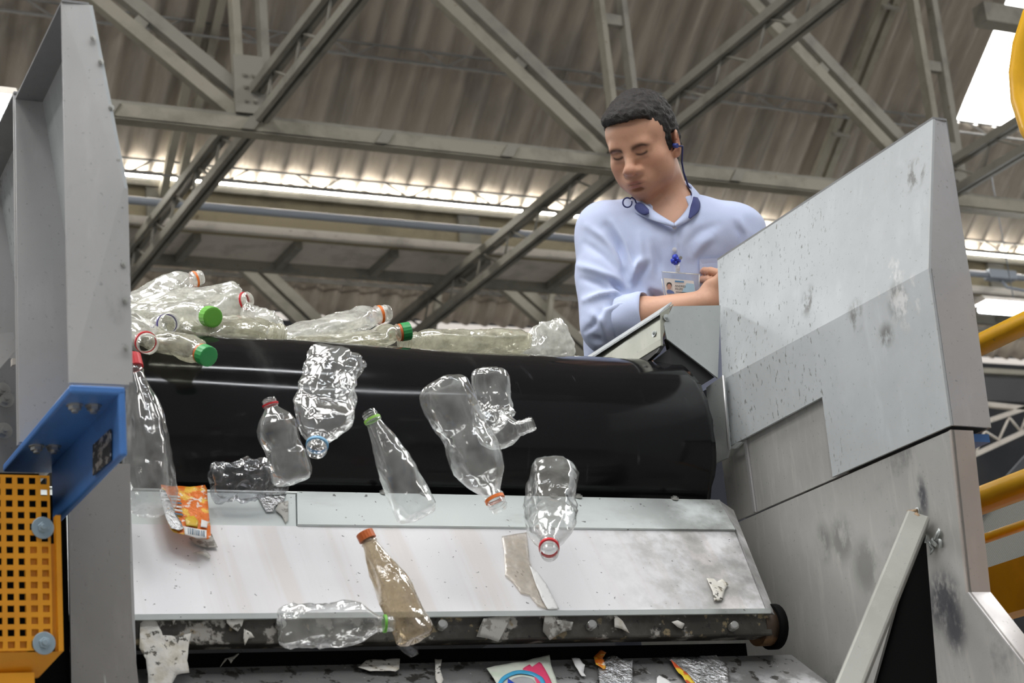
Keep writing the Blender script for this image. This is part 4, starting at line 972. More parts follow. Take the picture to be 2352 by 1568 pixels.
leaf([(1440, 468, .05), (1456, 452, .01), (1480, 466, -.04), (1510, 490, -.065), (1548, 513, -.085)], [(1442, 480, .02), (1458, 488, -.04), (1480, 499, -.065), (1512, 511, -.085), (1549, 522, -.092)], 'collar', mshirt.m)
leaf([(1566, 412, .03), (1588, 440, .0), (1586, 462, -.035), (1572, 488, -.06), (1549, 513, -.085)], [(1586, 424, .06), (1611, 456, .015), (1605, 490, -.04), (1582, 507, -.07), (1550, 522, -.092)], 'collar', mshirt.m)
leaf([(1458, 474, -.03), (1464, 466, -.038), (1476, 468, -.050), (1490, 482, -.060)], [(1459, 478, -.035), (1468, 488, -.055), (1480, 494, -.067), (1491, 490, -.068)], 'collar_lining', navy, .004, .008)
leaf([(1592, 452, -.005), (1590, 462, -.030), (1586, 476, -.042), (1582, 500, -.066)], [(1602, 454, -.002), (1608, 468, -.022), (1604, 486, -.044), (1586, 502, -.070)], 'collar_lining', navy, .004, .010)
def sdepth(x, y):
    """where the shirt front lies at a picture point"""
    d = np.linalg.norm(PX - A_((x, y)), axis=1); m = (d < 12) & frontm
    return dep[m].min() if m.any() else DP - .1
def onshirt(x, y, lift=.003): return atd(x, y, sdepth(x, y) - lift)
for (x, y) in ((1549, 521), (1549, 573)):
    mb = MB(); p = onshirt(x, y, .002); hexbolt(mb, p, -FW, .0052, .002, 0, 12); pchild(mb, 'button', plain('shirt_button', (.75, .76, .80), .35))
mb = MB(); pk = [(1606, 595), (1668, 590), (1668, 690), (1610, 690)]
mb.prism([onshirt(x, y, .002) for x, y in pk], -FW * .0015); pchild(mb, 'breast_pocket', mshirt.m)
cordm = plain('navy_cord', (.02, .03, .14), .55)
mb = MB(); ear = hp(.093, -.006, -.017)
mb.tube([hp(.090, .004, -.016), hp(.096, -.004, -.018), hp(.094, -.022, -.022), atd(1566, 372, DP + .0), atd(1570, 395, DP), atd(1580, 425, DP + .01), atd(1596, 448, DP + .01), atd(1606, 462, DP + .03)], .0021, 8)
pchild(mb, 'earplug_cord', cordm); mb = MB()
mb.tube([atd(1462, 468, DP - .03), atd(1458, 458, DP - .035), atd(1451, 453, DP - .035)] + [atd(1441 + 10.5 * math.cos(q), 465 - 11 * math.sin(q), DP - .045) for q in [.9 + i * .38 for i in range(16)]], .0018, 8)
pchild(mb, 'earplug_cord', cordm)
mb = MB(); mb.tube([hp(.083, .006, -.012), hp(.094, .008, -.014)], .0055, 10); pchild(mb, 'earplug', plain('navy_earplug', (.03, .05, .25), .5))
# trousers and the walkway he stands on (behind the machine)
tr = SDF(); tr.ell(HPc + A_((0, 0, -.02)), A_((.156, .118, .12)) + .010, tb, .05)
for sg in (-1, 1):
    h = HPc + rt * sg * .08; kn = A_((h[0], h[1] - .02, h[2] - .43)); an2 = A_((h[0], h[1] + .02, zf + .09)); limb(tr, [h, kn, an2], [.102, .078, .066], .03)
Vt, Ft = nets(tr, axes([(x0, x1, .010)]), axes([(y0, y1, .010)]), axes([(zf - .02, HPc[2] + .06, .010)]))
npmesh('trousers', relax(Vt, Ft, 2), Ft, Mat('dark_trousers', (.03, .035, .05), .8).m, PR)
for sg in (-1, 1):
    c = A_((HPc + rt * sg * .08)[:2].tolist() + [zf + .035]); s_ = SDF(); s_.ell(c + A_((0, -.045, 0)), (.052, .140, .038)); s_.ell(c + A_((0, .02, .03)), (.05, .06, .05), None, .03); s_.half((0, 0, zf + .001), (0, 0, 1)) if False else None
    Vb, Fb = nets(s_, axes([(c[0] - .09, c[0] + .09, .009)]), axes([(c[1] - .22, c[1] + .12, .009)]), axes([(zf - .01, zf + .16, .009)])); Vb[:, 2] = np.maximum(Vb[:, 2], zf + .001)
    npmesh('shoe', Vb, Fb, plain('black_shoe', (.015, .015, .016), .4), PR)
root = empty('walkway', 'steel service walkway behind the machine that the man stands on', 'walkway'); root.location = (HPc[0], HPc[1], zf - .02)
mb = MB(); wx0, wx1, wy0, wy1 = 2.455 * K, 2.455 * K + 1.3, HPc[1] - .45, HPc[1] + .55
wx0 = min(wx0 + .03, HPc[0] - .2)
mb.box((wx0, wy0, zf - .04), (wx1, wy1, zf - .007)); part(mb, 'deck', M['flange_dark'], root)
for x in (wx0 + .05, wx1 - .05):
    for y in (wy0 + .05, wy1 - .05):
        mb = MB(); mb.box((x - .04, y - .04, 0), (x + .04, y + .04, zf - .04)); part(mb, 'leg', M['flange_dark'], root)
# identity badge in a clear sleeve
BD = empty('id_badge', 'identity badge in a clear plastic sleeve hanging on the man\'s chest', 'badge')
bdep = min(sdepth(1530, 665), sdepth(1590, 665), sdepth(1550, 640), sdepth(1600, 690)) - .012
b_ = lambda x, y, l=0.: atd(x, y, bdep - l)
BD.location = b_(1560, 660)
mb = MB(); mb.prism([b_(1519, 622), b_(1608, 628), b_(1606, 690), b_(1528, 688)], -FW * .0008); part(mb, 'plastic_sleeve', M['pet'], BD)
for q in (((1522, 624), (1606, 630)), ((1520, 640), (1527, 686)), ((1606, 630), (1606, 690))):
    mb = MB(); mb.tube([b_(*q[0], .002), b_(*q[1], .002)], .0012, 6); part(mb, 'sleeve_seam', M['pet_milky'], BD)
card = Mat('white_card', (.80, .80, .78), .45)
cardp = [b_(1524, 638, .002), b_(1593, 645, .002), b_(1599, 680, .002), b_(1531, 686, .002)]
mb = MB(); mb.prism(cardp, -FW * .001); part(mb, 'card', card.m, BD)
cl = .0036
mb = MB(); mb.prism([b_(1577, 650, cl), b_(1594, 652, cl), b_(1598, 679, cl), b_(1560, 682, cl)], -FW * .0002); part(mb, 'blue_tint', plain('pale_blue_print', (.42, .66, .82), .5), BD)
mb = MB(); mb.prism([b_(1531, 648, cl), b_(1543, 649, cl), b_(1546, 673, cl), b_(1533, 674, cl)], -FW * .0003); port = part(mb, 'portrait_photo', plain('photo_ground', (.62, .60, .57), .5), BD)
def disc(mb, x, y, rx_, ry_, l): mb.prism([b_(x + rx_ * math.cos(i * math.pi / 10), y + ry_ * math.sin(i * math.pi / 10), l) for i in range(20)], -FW * .0002)
mb = MB(); disc(mb, 1537, 655, 6.2, 7, cl + .0005); part(mb, 'portrait_hair', plain('print_black', (.03, .03, .03), .5), BD)
mb = MB(); disc(mb, 1537, 658, 5.0, 6.5, cl + .0009); part(mb, 'portrait_face', plain('print_skin', (.48, .30, .24), .5), BD)
mb = MB(); mb.prism([b_(1531, 667, cl + .0009), b_(1535, 665, cl + .0009), b_(1541, 666, cl + .0009), b_(1548, 670, cl + .0009), b_(1549, 674, cl + .0009), b_(1532, 674, cl + .0009)], -FW * .0002); part(mb, 'portrait_shirt', plain('print_blue', (.13, .2, .42), .5), BD)
def text(body_, size_px, x, y, slope, m, name, par, fn, bold=0.):
    cu = bpy.data.curves.new('txt', 'FONT'); cu.body = body_; cu.size = 1.0; cu.offset = bold
    o = bpy.data.objects.new('txt', cu); COL.objects.link(o); dg = bpy.context.evaluated_depsgraph_get()
    me = bpy.data.meshes.new_from_object(o.evaluated_get(dg)); bpy.data.objects.remove(o)
    for v in me.vertices:
        px_t = x + v.co.x * size_px; v.co = Vector(fn(px_t, y - v.co.y * size_px + (px_t - x) * slope))
    me.name = name; me.materials.append(m); o = link(bpy.data.objects.new(name, me)); o.parent = par; o.matrix_parent_inverse = Matrix.Translation(-par.location); return o
ink = plain('print_ink', (.04, .04, .045), .5); inkb = plain('print_header_blue', (.10, .28, .50), .5)
fn = lambda x, y: b_(x, y, cl + .0006)
text('ANDRES', 6.6, 1550, 658.5, .055, ink, 'printed_name', BD, fn, .012); text('FELIPE', 6.6, 1550.5, 665.5, .055, ink, 'printed_name', BD, fn, .012)
for (x0_, x1_, y_, h_) in ((1552, 1582, 669.5, 1.6), (1552, 1576, 677, 1.6), (1553, 1573, 681, 1.4), (1534, 1548, 679, 2.6)):
    mb = MB(); mb.prism([fn(x0_, y_), fn(x1_, y_ + 2), fn(x1_, y_ + 2 + h_), fn(x0_, y_ + h_)], -FW * .0001); part(mb, 'printed_line', ink, BD)
mb = MB(); mb.prism([fn(1550, 644), fn(1571, 645.5), fn(1571, 649), fn(1550, 647.5)], -FW * .0001); part(mb, 'printed_header', inkb, BD)
mb = MB(); mb.tube([b_(1556, 604, -.004), b_(1557, 624, 0)], .005, 10); part(mb, 'strap', M['pet_milky'], BD)
mb = MB()
for (x, y, r) in ((1551, 592, .007), (1547, 600, .006), (1557, 598, .006), (1552, 604, .005)): mb.tube([b_(x - 4, y, -.002), b_(x + 4, y - 2, .002)], r, 10)
part(mb, 'clip', plain('royal_blue_clip', (.03, .06, .55), .4), BD)
mb = MB(); hexbolt(mb, b_(1563, 592, .006), -FW, .004, .003, 0, 10); part(mb, 'clip_stud', M['bolt'], BD)
# ------------------------------------------------------------------ bottles
def lerp(a, b, t): return a + (b - a) * t
BOT = dict(   # outline of a drinks bottle: (share of length from base, share of greatest radius)
    soda=[(0, .60), (.012, .80), (.05, .96), (.10, 1.0), (.30, .97), (.36, .90), (.44, .88), (.52, .95), (.60, 1.0), (.68, .97), (.77, .78), (.84, .50), (.885, .34), (.90, .335), (.905, .40), (.915, .40), (.92, .33), (.995, .33), (1.0, .30)],
    water=[(0, .66), (.012, .86), (.05, 1.0), (.18, .96), (.22, 1.0), (.34, .95), (.38, 1.0), (.52, .96), (.56, 1.0), (.66, .98), (.76, .80), (.83, .56), (.875, .40), (.89, .39), (.895, .46), (.905, .46), (.91, .385), (.995, .385), (1.0, .36)],
    tall=[(0, .66), (.01, .85), (.04, 1.0), (.25, .98), (.40, .94), (.55, .84), (.68, .68), (.78, .54), (.85, .44), (.90, .38), (.905, .44), (.915, .44), (.92, .37), (.995, .37), (1.0, .35)])
def radius(kind, t):
    p = BOT[kind]
    for (a, ra), (b, rb) in zip(p, p[1:]):
        if t <= b: return lerp(ra, rb, (t - a) / (b - a + 1e-9))
    return p[-1][1]
def bez(P, t):
    if len(P) == 2: return lerp(P[0], P[1], t), (P[1] - P[0]).normalized()
    if len(P) == 3:
        a, b = lerp(P[0], P[1], t), lerp(P[1], P[2], t); return lerp(a, b, t), (b - a).normalized()
    a, b, c = lerp(P[0], P[1], t), lerp(P[1], P[2], t), lerp(P[2], P[3], t); d, e = lerp(a, b, t), lerp(b, c, t); return lerp(d, e, t), (e - d).normalized()
def bottle(label, path, rpx, kind='soda', mat='pet', flat=1., crush=.10, seed=0, ring=None, cap=None, roll=0., group='plastic bottles', pinch=None, nu=44, nv=66):
    """path: (picture x, picture y, machine Y) from the middle of the base to the mouth; rpx: greatest half-width in picture units"""
    P = [at(x, y, Y=Y) for x, y, Y in path]; mid = P[len(P) // 2]; dep_ = (mid - EYE).dot(FW); R = rpx * dep_ / F_PX
    root = empty('plastic_bottle', label, 'bottle', group); root.location = P[0]; so = Vector((seed * 3.7, seed * 1.9, seed * 5.3))
    view = (mid - EYE).normalized()
    def frame(t):
        c, T = bez(P, t); u = T.cross(view)
        if u.length < .12: u = T.cross(UP)
        u.normalize(); n = u.cross(T).normalized(); ca, sa = math.cos(roll), math.sin(roll); return c, T, u * ca + n * sa, n * ca - u * sa
    def pt(t, a, extra=0., rr=None):
        c, T, u, n = frame(t); body_ = max(0., min(1., (.86 - t) / .14)); r = (radius(kind, t) if rr is None else rr)
        x, y = math.cos(a), math.sin(a)
        if t < .12 and rr is None: r *= 1 + .10 * math.cos(5 * a) * (1 - t / .12) * (.6 if flat > .6 else .2)
        f = lerp(1., flat, body_); w = lerp(1., 1 + (1 - flat) * .38, body_)
        if pinch:
            for (tp, wp, dp) in pinch: g = math.exp(-((t - tp) / wp) ** 2); f *= 1 - dp * g; w *= 1 + .15 * dp * g
        q = so + Vector((t * 3.0, x * 1.7, y * 1.7)); d = noise.noise(q) + .75 * (.45 - abs(noise.noise(q * 1.9)) * 1.5) + .22 * noise.noise(q * 4.2)
        k = 1 + crush * d * body_ * 1.5
        sh_ = (u * noise.noise(so + Vector((t * 3, 0, 7))) + n * noise.noise(so + Vector((t * 3, 9, 0)))) * crush * 1.1 * R * body_
        return c + sh_ + (u * x * w + n * y * f) * (r * k * R + extra) + T * (noise.noise(q * 1.7 + Vector((5, 5, 5))) * crush * R * .5 * body_)
    mb = MB()
    vs = []; ts = [0] + [.004] + [i / nv for i in range(1, nv)] + [1.]
    for t in ts:
        for k in range(nu): vs.append(pt(t, 2 * math.pi * k / nu))
    m = len(ts); fs = [(j * nu + k, j * nu + (k + 1) % nu, (j + 1) * nu + (k + 1) % nu, (j + 1) * nu + k) for j in range(m - 1) for k in range(nu)]
    b = len(vs); c0, T0, u0, n0 = frame(0); vs.append(c0 + T0 * R * (.22 if flat > .5 else .08)); fs += [(b, (k + 1) % nu, k) for k in range(nu)]
    mb.add(vs, fs, True)
    def prt(mb_, name, m_): o = mb_.build(name, m_); o.parent = root; o.matrix_parent_inverse = Matrix.Translation(-root.location); return o
    o = prt(mb, 'body', M[mat])
    rn = radius(kind, .96)
    mb = MB()     # screw thread
    th = []
    for i in range(54):
        a = i / 53 * 2 * math.pi * 2.2; th.append(pt(.938 + .045 * i / 53, a, .0004, rn))
    mb.tube(th, .0007, 5); prt(mb, 'screw_thread', M[mat])
    def band(t0, t1, e0, close, name, m_):
        mb = MB(); n = 36; vs = []
        prof_ = [(t0, -.0005), (t0, e0), (t1, e0), (t1, -.0005)] if not close else [(t0, -.0006), (t0, e0), (t1 - .004, e0), (t1, e0 - .001), (t1 + .002, e0 - .004)]
        for (t, e) in prof_:
            for k in range(n):
                a = 2 * math.pi * k / n; g = .0004 * (k % 2) if close else 0.
                if t <= 1: vs.append(pt(t, a, e + g * (e > 0), rn))
                else:
                    c, T, u, nn = frame(1); vs.append(c + T * (t - 1) * (P[-1] - P[0]).length + (u * math.cos(a) + nn * math.sin(a)) * (rn * R + e + g))
        fs = [(j * n + k, j * n + (k + 1) % n, (j + 1) * n + (k + 1) % n, (j + 1) * n + k) for j in range(len(prof_) - 1) for k in range(n)]
        if close: fs.append(tuple((len(prof_) - 1) * n + k for k in range(n)))
        mb.add(vs, fs, False); return prt(mb, name, m_)
    if ring: band(.916, .936, .0022, False, 'tamper_ring', M['c_' + ring])
    if cap: band(.938, 1.012, .0026, True, 'screw_cap', M['c_' + cap])
    return root
FG = 'bottles tumbling off the roller'; PG = 'squashed bottles riding on the belt'
# falling in front of the roller
bottle('small clear upright falling bottle with a red neck ring, in front of the roller', [(676, 1108, 3.34), (645, 1010, 3.34), (617, 915, 3.34)], 48, 'soda', ring='red', crush=.05, seed=1, group=FG)
bottle('crushed clear falling bottle pointing down with a pale blue neck ring', [(778, 818, 3.30), (742, 930, 3.26), (726, 1038, 3.20)], 58, 'water', ring='sky', crush=.15, seed=2, flat=.7, pinch=[(.52, .10, .5)], group=FG)
bottle('clear falling bottle with a lime green neck ring, neck up in front of the roller', [(962, 1185, 3.26), (910, 1070, 3.28), (846, 945, 3.30)], 47, 'tall', ring='lime', crush=.07, seed=3, group=FG)
bottle('largest clear falling bottle, neck down over the white chute with an orange neck ring', [(1012, 880, 3.30), (1070, 1010, 3.28), (1148, 1170, 3.24)], 62, 'soda', ring='orange_cap', crush=.07, seed=4, group=FG)
bottle('falling bottle folded in half like an elbow, without any cap', [(1124, 848, 3.34), (1130, 985, 3.34), (1126, 1010, 3.30), (1226, 972, 3.24)], 43, 'water', crush=.14, seed=5, flat=.75, pinch=[(.55, .08, .6)], group=FG)
bottle('clear falling bottle with a red neck ring pointing down at the white chute', [(1272, 1068, 3.36), (1256, 1180, 3.28), (1262, 1272, 3.14)], 52, 'water', ring='red', crush=.11, seed=6, flat=.8, group=FG)
bottle('brownish soiled falling bottle with an orange cap in front of the chute', [(958, 1470, 3.14), (895, 1340, 3.16), (838, 1225, 3.18)], 45, 'tall', 'pet_brown', cap='rust', crush=.10, seed=7, group=FG)
bottle('clear bottle falling sideways across the dirty bar, with a green neck ring', [(640, 1436, 3.16), (760, 1430, 3.14), (905, 1432, 3.12)], 46, 'water', ring='leaf', crush=.15, seed=8, flat=.85, group=FG)
bottle('big clear falling bottle half hidden behind the left guard', [(336, 1172, 3.36), (348, 1010, 3.38), (300, 822, 3.42)], 56, 'tall', cap='red', crush=.12, seed=9, group=FG)
# on the belt
PB = 'pet_milky'
V_ = 1.5
bottle('flattened bottle topmost on the pile, with an orange neck ring', [(235, 765, 3.95), (350, 668, 3.95), (464, 636, 3.95)], 52, 'soda', PB, ring='orange_cap', flat=.72, crush=.12, seed=11, group=PG, roll=1.3)
bottle('crumpled bottle with a broad wrinkled base, just below the topmost one', [(540, 684, 3.86), (430, 690, 3.86), (270, 725, 3.86)], 50, 'water', PB, flat=.6, crush=.18, seed=12, group=PG, roll=V_)
bottle('bottle neck with a red neck ring poking out right of the pile top', [(400, 722, 3.9), (490, 706, 3.88), (574, 688, 3.80)], 55, 'soda', PB, ring='red', flat=.45, crush=.14, seed=13, group=PG, roll=V_)
bottle('bottle with a purple neck ring whose open mouth faces the viewer', [(300, 800, 4.0), (340, 765, 3.9), (392, 740, 3.62)], 54, 'water', PB, ring='purple', flat=.45, crush=.14, seed=14, group=PG, roll=V_)
bottle('bottle with a bright green cap drooping in the middle of the pile', [(290, 712, 3.9), (410, 712, 3.82), (488, 728, 3.66)], 60, 'soda', PB, cap='leaf', flat=.4, crush=.14, seed=15, group=PG, roll=V_)
bottle('bottle lying beside the left guard with a red neck ring facing the viewer', [(250, 730, 3.85), (300, 755, 3.72), (342, 792, 3.46)], 56, 'water', PB, ring='red', flat=.6, crush=.15, seed=16, group=PG, roll=1.1)
bottle('olive-tinted bottle with a dark green cap drooping over the roller', [(280, 772, 3.68), (385, 776, 3.58), (478, 818, 3.46)], 60, 'soda', 'pet_olive', ring='rust', cap='green', flat=.45, crush=.12, seed=17, group=PG, roll=V_)
bottle('squashed see-through bottle in the middle of the pile, without a cap', [(400, 756, 3.74), (520, 752, 3.74), (650, 768, 3.76)], 62, 'water', 'pet_olive', flat=.5, crush=.14, seed=18, group=PG, roll=V_)
bottle('knobbly crushed bottle right of the bright green cap', [(545, 735, 3.82), (600, 745, 3.82), (664, 786, 3.80)], 38, 'water', PB, flat=.7, crush=.22, seed=19, group=PG)
bottle('bottle lying to the right on the belt with an orange neck ring and no cap', [(630, 790, 3.86), (740, 752, 3.86), (894, 717, 3.86)], 58, 'soda', PB, ring='orange_cap', flat=.5, crush=.10, seed=20, group=PG, roll=V_)
bottle('capped bottle with green cap and orange neck ring, lying furthest right of the capped ones', [(680, 792, 3.78), (800, 784, 3.78), (938, 760, 3.76)], 54, 'soda', 'pet_olive', ring='rust', cap='green', flat=.36, crush=.10, seed=21, group=PG, roll=V_)
bottle('small bottle neck with two orange rings low behind the belt crest', [(760, 800, 3.84), (810, 796, 3.84), (866, 786, 3.84)], 28, 'water', PB, ring='rust', flat=.6, crush=.1, seed=22, group=PG, roll=V_)
bottle('long flattened yellowish bottle lying alone on the belt, right of the green cap', [(1200, 782, 3.8), (1080, 786, 3.8), (920, 786, 3.8)], 56, 'water', 'pet_olive', flat=.5, crush=.12, seed=23, group=PG, roll=V_)
bottle('crumpled twisted bottle at the right end of the pile, nearest the man', [(1304, 770, 3.84), (1260, 788, 3.84), (1192, 812, 3.84)], 38, 'water', PB, flat=.6, crush=.22, seed=24, pinch=[(.5, .15, .5)], group=PG)
bottle('crinkled dark see-through bottle resting on the upper edge of the chute', [(486, 1112, 3.47), (570, 1095, 3.47), (660, 1120, 3.47)], 40, 'water', 'pet_dark', flat=.7, crush=.24, seed=25, group=None)

# ------------------------------------------------------------------ scraps of wrapping and paper
def scrap(name, label, cat, pts, p, n, mat, lift=.003, group=None, rough=.002, curl=0., seed=0, parent=None):
    """a thin torn piece lying on a plane (point p, normal n): outline given in picture points"""
    n = Vector(n).normalized(); bm = bmesh.new()
    vs = [bm.verts.new(onplane(x, y, Vector(p) + n * lift, n)) for x, y in pts]; f = bm.faces.new(vs)
    bmesh.ops.triangulate(bm, faces=[f])
    for _ in range(4): bmesh.ops.subdivide_edges(bm, edges=[e for e in bm.edges if e.calc_length() > .009], cuts=1); bmesh.ops.triangulate(bm, faces=bm.faces)
    c = sum((v.co for v in bm.verts), Vector()) / len(bm.verts); far = max((v.co - c).length for v in bm.verts)
    for v in bm.verts:
        q = v.co * 26 + Vector((seed * 7., 0, 0)); v.co += n * (rough * (1 + noise.noise(q) + .7 * noise.noise(q * 2.7)) + curl * ((v.co - c).length / far) ** 2)
    me = bpy.data.meshes.new(name); bm.to_mesh(me); bm.free(); me.polygons.foreach_set('use_smooth', [True] * len(me.polygons)); me.materials.append(mat)
    o = link(bpy.data.objects.new(name, me)); d = o.modifiers.new('thickness', 'SOLIDIFY'); d.thickness = .0005; d.offset = 1
    if parent is not None: o.parent = parent
    else: tag(o, label, cat, group)
    return o
pS, nS = W(1.6, 3.40, .737), Vector((0, -.83, .56)); pU, nU = W(1.6, 3.506, .871), Vector((0, -.71, .705)); pF, nF = W(1.6, 3.331, .6), Vector((0, -1, 0)); pL, nL = W(1.6, 3.385, .546), Vector((0, -.63, .777))
foil = Mat('crinkled_foil', (.62, .63, .64), .22, .9); foil.spots((.25, .25, .25), 60, .5, .62, 4, amount=.7); foil.bump(140, 1., .004, 4)
paper = Mat('torn_white_paper', (.60, .585, .54), .7); paper.spots((.05, .045, .035), 70, .58, .63, 3, amount=.95); paper.spots((.45, .40, .30), 25, .5, .65, 4, amount=.6); paper.bump(90, .5, .002)
paperw = plain('clean_white_paper', (.75, .75, .75), .6); paperg = Mat('dusty_grey_paper', (.42, .41, .38), .7).spots((.2, .19, .17), 60, .5, .6, 3).m
# orange pouch
pc = Mat('orange_pouch_film', (.66, .15, .012), .3, .1)
pc.spots((.75, .50, .06), 38, .52, .60, 3, amount=.8, loc=(2, 1, 3)); pc.spots((.70, .69, .66), 60, .58, .64, 3, amount=.8); pc.bump(120, .6, .003)
pn = (nS + nU).normalized(); pp = at(425, 1200, Y=3.44)
PO = empty('snack_pouch', 'torn orange foil pouch lying on the left of the white chute', 'pouch'); PO.location = pp
def ppart(name, pts, mat, lift, seed=0, rough=.0022):
    o = scrap(name, None, None, pts, pp, pn, mat, lift, rough=rough, seed=seed); o.parent = PO; o.matrix_parent_inverse = Matrix.Translation(-pp); return o
ppart('printed_film', [(369, 1115), (402, 1117), (436, 1120), (470, 1117), (475, 1125), (478, 1175), (483, 1210), (484, 1236), (476, 1241), (445, 1236), (422, 1228), (398, 1224), (391, 1217), (381, 1190), (372, 1150)], pc.m, .012)
ppart('foil_strip', [(366, 1124), (378, 1130), (392, 1158), (402, 1180), (415, 1200), (421, 1216), (410, 1222), (392, 1216), (380, 1190), (370, 1155)], foil.m, .015, 3, .003)
pcy = plain('pouch_print_yellow', (.62, .40, .03), .35); pcb = plain('pouch_print_blue', (.10, .18, .25), .35); pcw = plain('pouch_print_white', (.68, .67, .66), .35)
ppart('yellow_print', [(424, 1190), (445, 1186), (455, 1200), (453, 1212), (427, 1209)], pcy, .0155, 0, .002)
ppart('white_print', [(462, 1195), (476, 1199), (475, 1215), (460, 1212)], pcw, .0155, 0, .002)
ppart('barcode_panel', [(423, 1211), (474, 1220), (474, 1238), (452, 1237), (424, 1228)], pcw, .0155, 0, .002)
for i in range(9):
    x = 431 + i * 4.4; ppart('barcode_line', [(x, 1214 + i * .8), (x + 1.3 + (i % 3) * .6, 1214.3 + i * .8), (x + 2 + (i % 3) * .6, 1227 + i * .9), (x + .6, 1226.5 + i * .9)], pcb, .0166, 0, .002)
for i in range(6):   # worn white lettering strokes
    y = 1138 + i * 8; x = 388 + i * 2.4
    ppart('lettering_stroke', [(x, y), (x + 24 - i, y + 2.5), (x + 26 - i, y + 7), (x + 3, y + 4.5)], pcw if i % 3 != 2 else pcb, .0158, i, .002)
PO2 = [('foil_scrap', 'silvery foil scrap stuck below the crinkled bottle on the chute edge', 'scrap', [(588, 1134), (625, 1136), (658, 1136), (650, 1152), (634, 1160), (628, 1175), (612, 1176), (602, 1160)], pU, nU, foil.m),
 ('label_scrap', 'speckled torn label hanging beside the foil scrap on the chute joint', 'scrap', [(640, 1156), (662, 1150), (661, 1196), (655, 1202), (648, 1186), (632, 1172)], pU, nU, paperg),
 ('label_scrap', 'ragged grey label sticking out under the orange pouch', 'scrap', [(434, 1236), (486, 1226), (498, 1255), (500, 1258), (474, 1258), (448, 1252)], pS, nS, paperg),
 ('film_scrap', 'small translucent curl of film below the orange pouch', 'scrap', [(440, 1270), (470, 1262), (484, 1276), (482, 1284), (464, 1274)], pS, nS, M['pet_milky']),
 ('paper_scrap', 'white torn paper at the dirty right end of the chute', 'scrap', [(1623, 1328), (1640, 1330), (1646, 1336), (1658, 1330), (1673, 1342), (1664, 1356), (1660, 1378), (1640, 1382), (1636, 1360)], pS, nS, paper.m),
 ('paper_scrap', 'folded pale paper flap on the dirty bar, right of the falling bottles', 'scrap', [(1110, 1420), (1175, 1410), (1160, 1445), (1144, 1474), (1120, 1466), (1093, 1462), (1104, 1436)], pF, nF, paperg),
 ('paper_scrap', 'ragged grey paper strip stuck on the dirty bar under the beige drip', 'scrap', [(1252, 1406), (1268, 1408), (1272, 1422), (1316, 1428), (1312, 1446), (1290, 1452), (1262, 1470), (1246, 1450), (1248, 1428)], pF, nF, paperg),
 ('paper_scrap', 'narrow pointed paper scrap on the dirty bar right of a bolt', 'scrap', [(1410, 1405), (1416, 1414), (1430, 1426), (1446, 1454), (1428, 1444), (1411, 1440)], pF, nF, paper.m),
 ('paper_scrap', 'small ragged label on the dirty bar between the two right bolts', 'scrap', [(1542, 1428), (1556, 1424), (1572, 1432), (1566, 1444), (1556, 1440)], pF, nF, paper.m),
 ('paper_scrap', 'jagged star-shaped label on the left of the dirty bar', 'scrap', [(518, 1408), (530, 1424), (562, 1412), (556, 1436), (546, 1450), (530, 1440), (520, 1430)], pF, nF, paper.m),
 ('paper_scrap', 'small hanging label scrap right of the star-shaped label', 'scrap', [(560, 1444), (576, 1452), (584, 1464), (570, 1466), (562, 1482), (558, 1470)], pF, nF, paper.m),
 ('paper_scrap', 'small grey paper scrap at the far left of the dirty bar', 'scrap', [(392, 1415), (412, 1412), (404, 1422), (398, 1434)], pF, nF, paperg)]
for nm, lb, ct, pts, p, n, m in PO2: scrap(nm, lb, ct, pts, p, n, m, .0035 if n is not nF else .004, 'torn scraps stuck on the chute', .0012, seed=len(lb))
pD = W(1.6, 3.325, .56)
scrap('label_sheet', 'big speckled torn label sheet hanging over the dirty bar at the left', 'scrap', [(322, 1410), (348, 1408), (356, 1425), (372, 1462), (412, 1462), (438, 1455), (432, 1490), (428, 1520), (434, 1546), (405, 1552), (392, 1575), (340, 1578), (334, 1515), (318, 1490), (320, 1450)], pD, (0, -.95, .3), paper.m, .006, 'torn scraps stuck on the chute', .004, seed=3)
scrap('drip_film', 'beige torn film stuck to the white chute under the red-ringed bottle', 'scrap', [(1152, 1232), (1210, 1222), (1216, 1290), (1232, 1330), (1246, 1380), (1262, 1400), (1236, 1392), (1216, 1366), (1196, 1362), (1178, 1336), (1160, 1322), (1158, 1270)], pS, nS, pet('beige_film', (.99, .975, .95), .42, (.78, .71, .62), .04, .3), .0028, 'torn scraps stuck on the chute', .0008)
scrap('drip_film', 'curled pale strip of film running down from the beige stain', 'scrap', [(1216, 1300), (1232, 1312), (1252, 1340), (1276, 1386), (1284, 1400), (1258, 1400), (1244, 1376), (1230, 1344)], pS, nS, paperw, .004, 'torn scraps stuck on the chute', .002)
# on the lower plate
pr = Mat('printed_wrapper', (.62, .66, .58), .4)
LW = empty('printed_wrapper', 'colourful wrapper with a pink patch and blue ring at the bottom middle', 'wrapper'); LW.location = at(1200, 1540, Y=3.33)
pw_, nw_ = pL + Vector((0, -.005, 0)), nL
def wpart(name, pts, mat, lift):
    o = scrap(name, None, None, pts, pw_, nw_, mat, lift, rough=.0015); o.parent = LW; o.matrix_parent_inverse = Matrix.Translation(-LW.location)
wpart('sheet', [(1117, 1536), (1138, 1530), (1200, 1520), (1262, 1504), (1266, 1530), (1280, 1572), (1285, 1590), (1150, 1590), (1134, 1560)], pr.spots((.42, .55, .40), 20, .5, .7, 3, amount=.5).spots((.42, .28, .36), 14, .58, .7, 3, amount=.6).m, .004)
wpart('pink_patch', [(1206, 1532), (1216, 1526), (1222, 1532), (1238, 1522), (1244, 1526), (1262, 1558), (1275, 1590), (1240, 1590), (1225, 1552), (1200, 1538)], plain('wrapper_pink', (.72, .06, .16), .4), .0055)
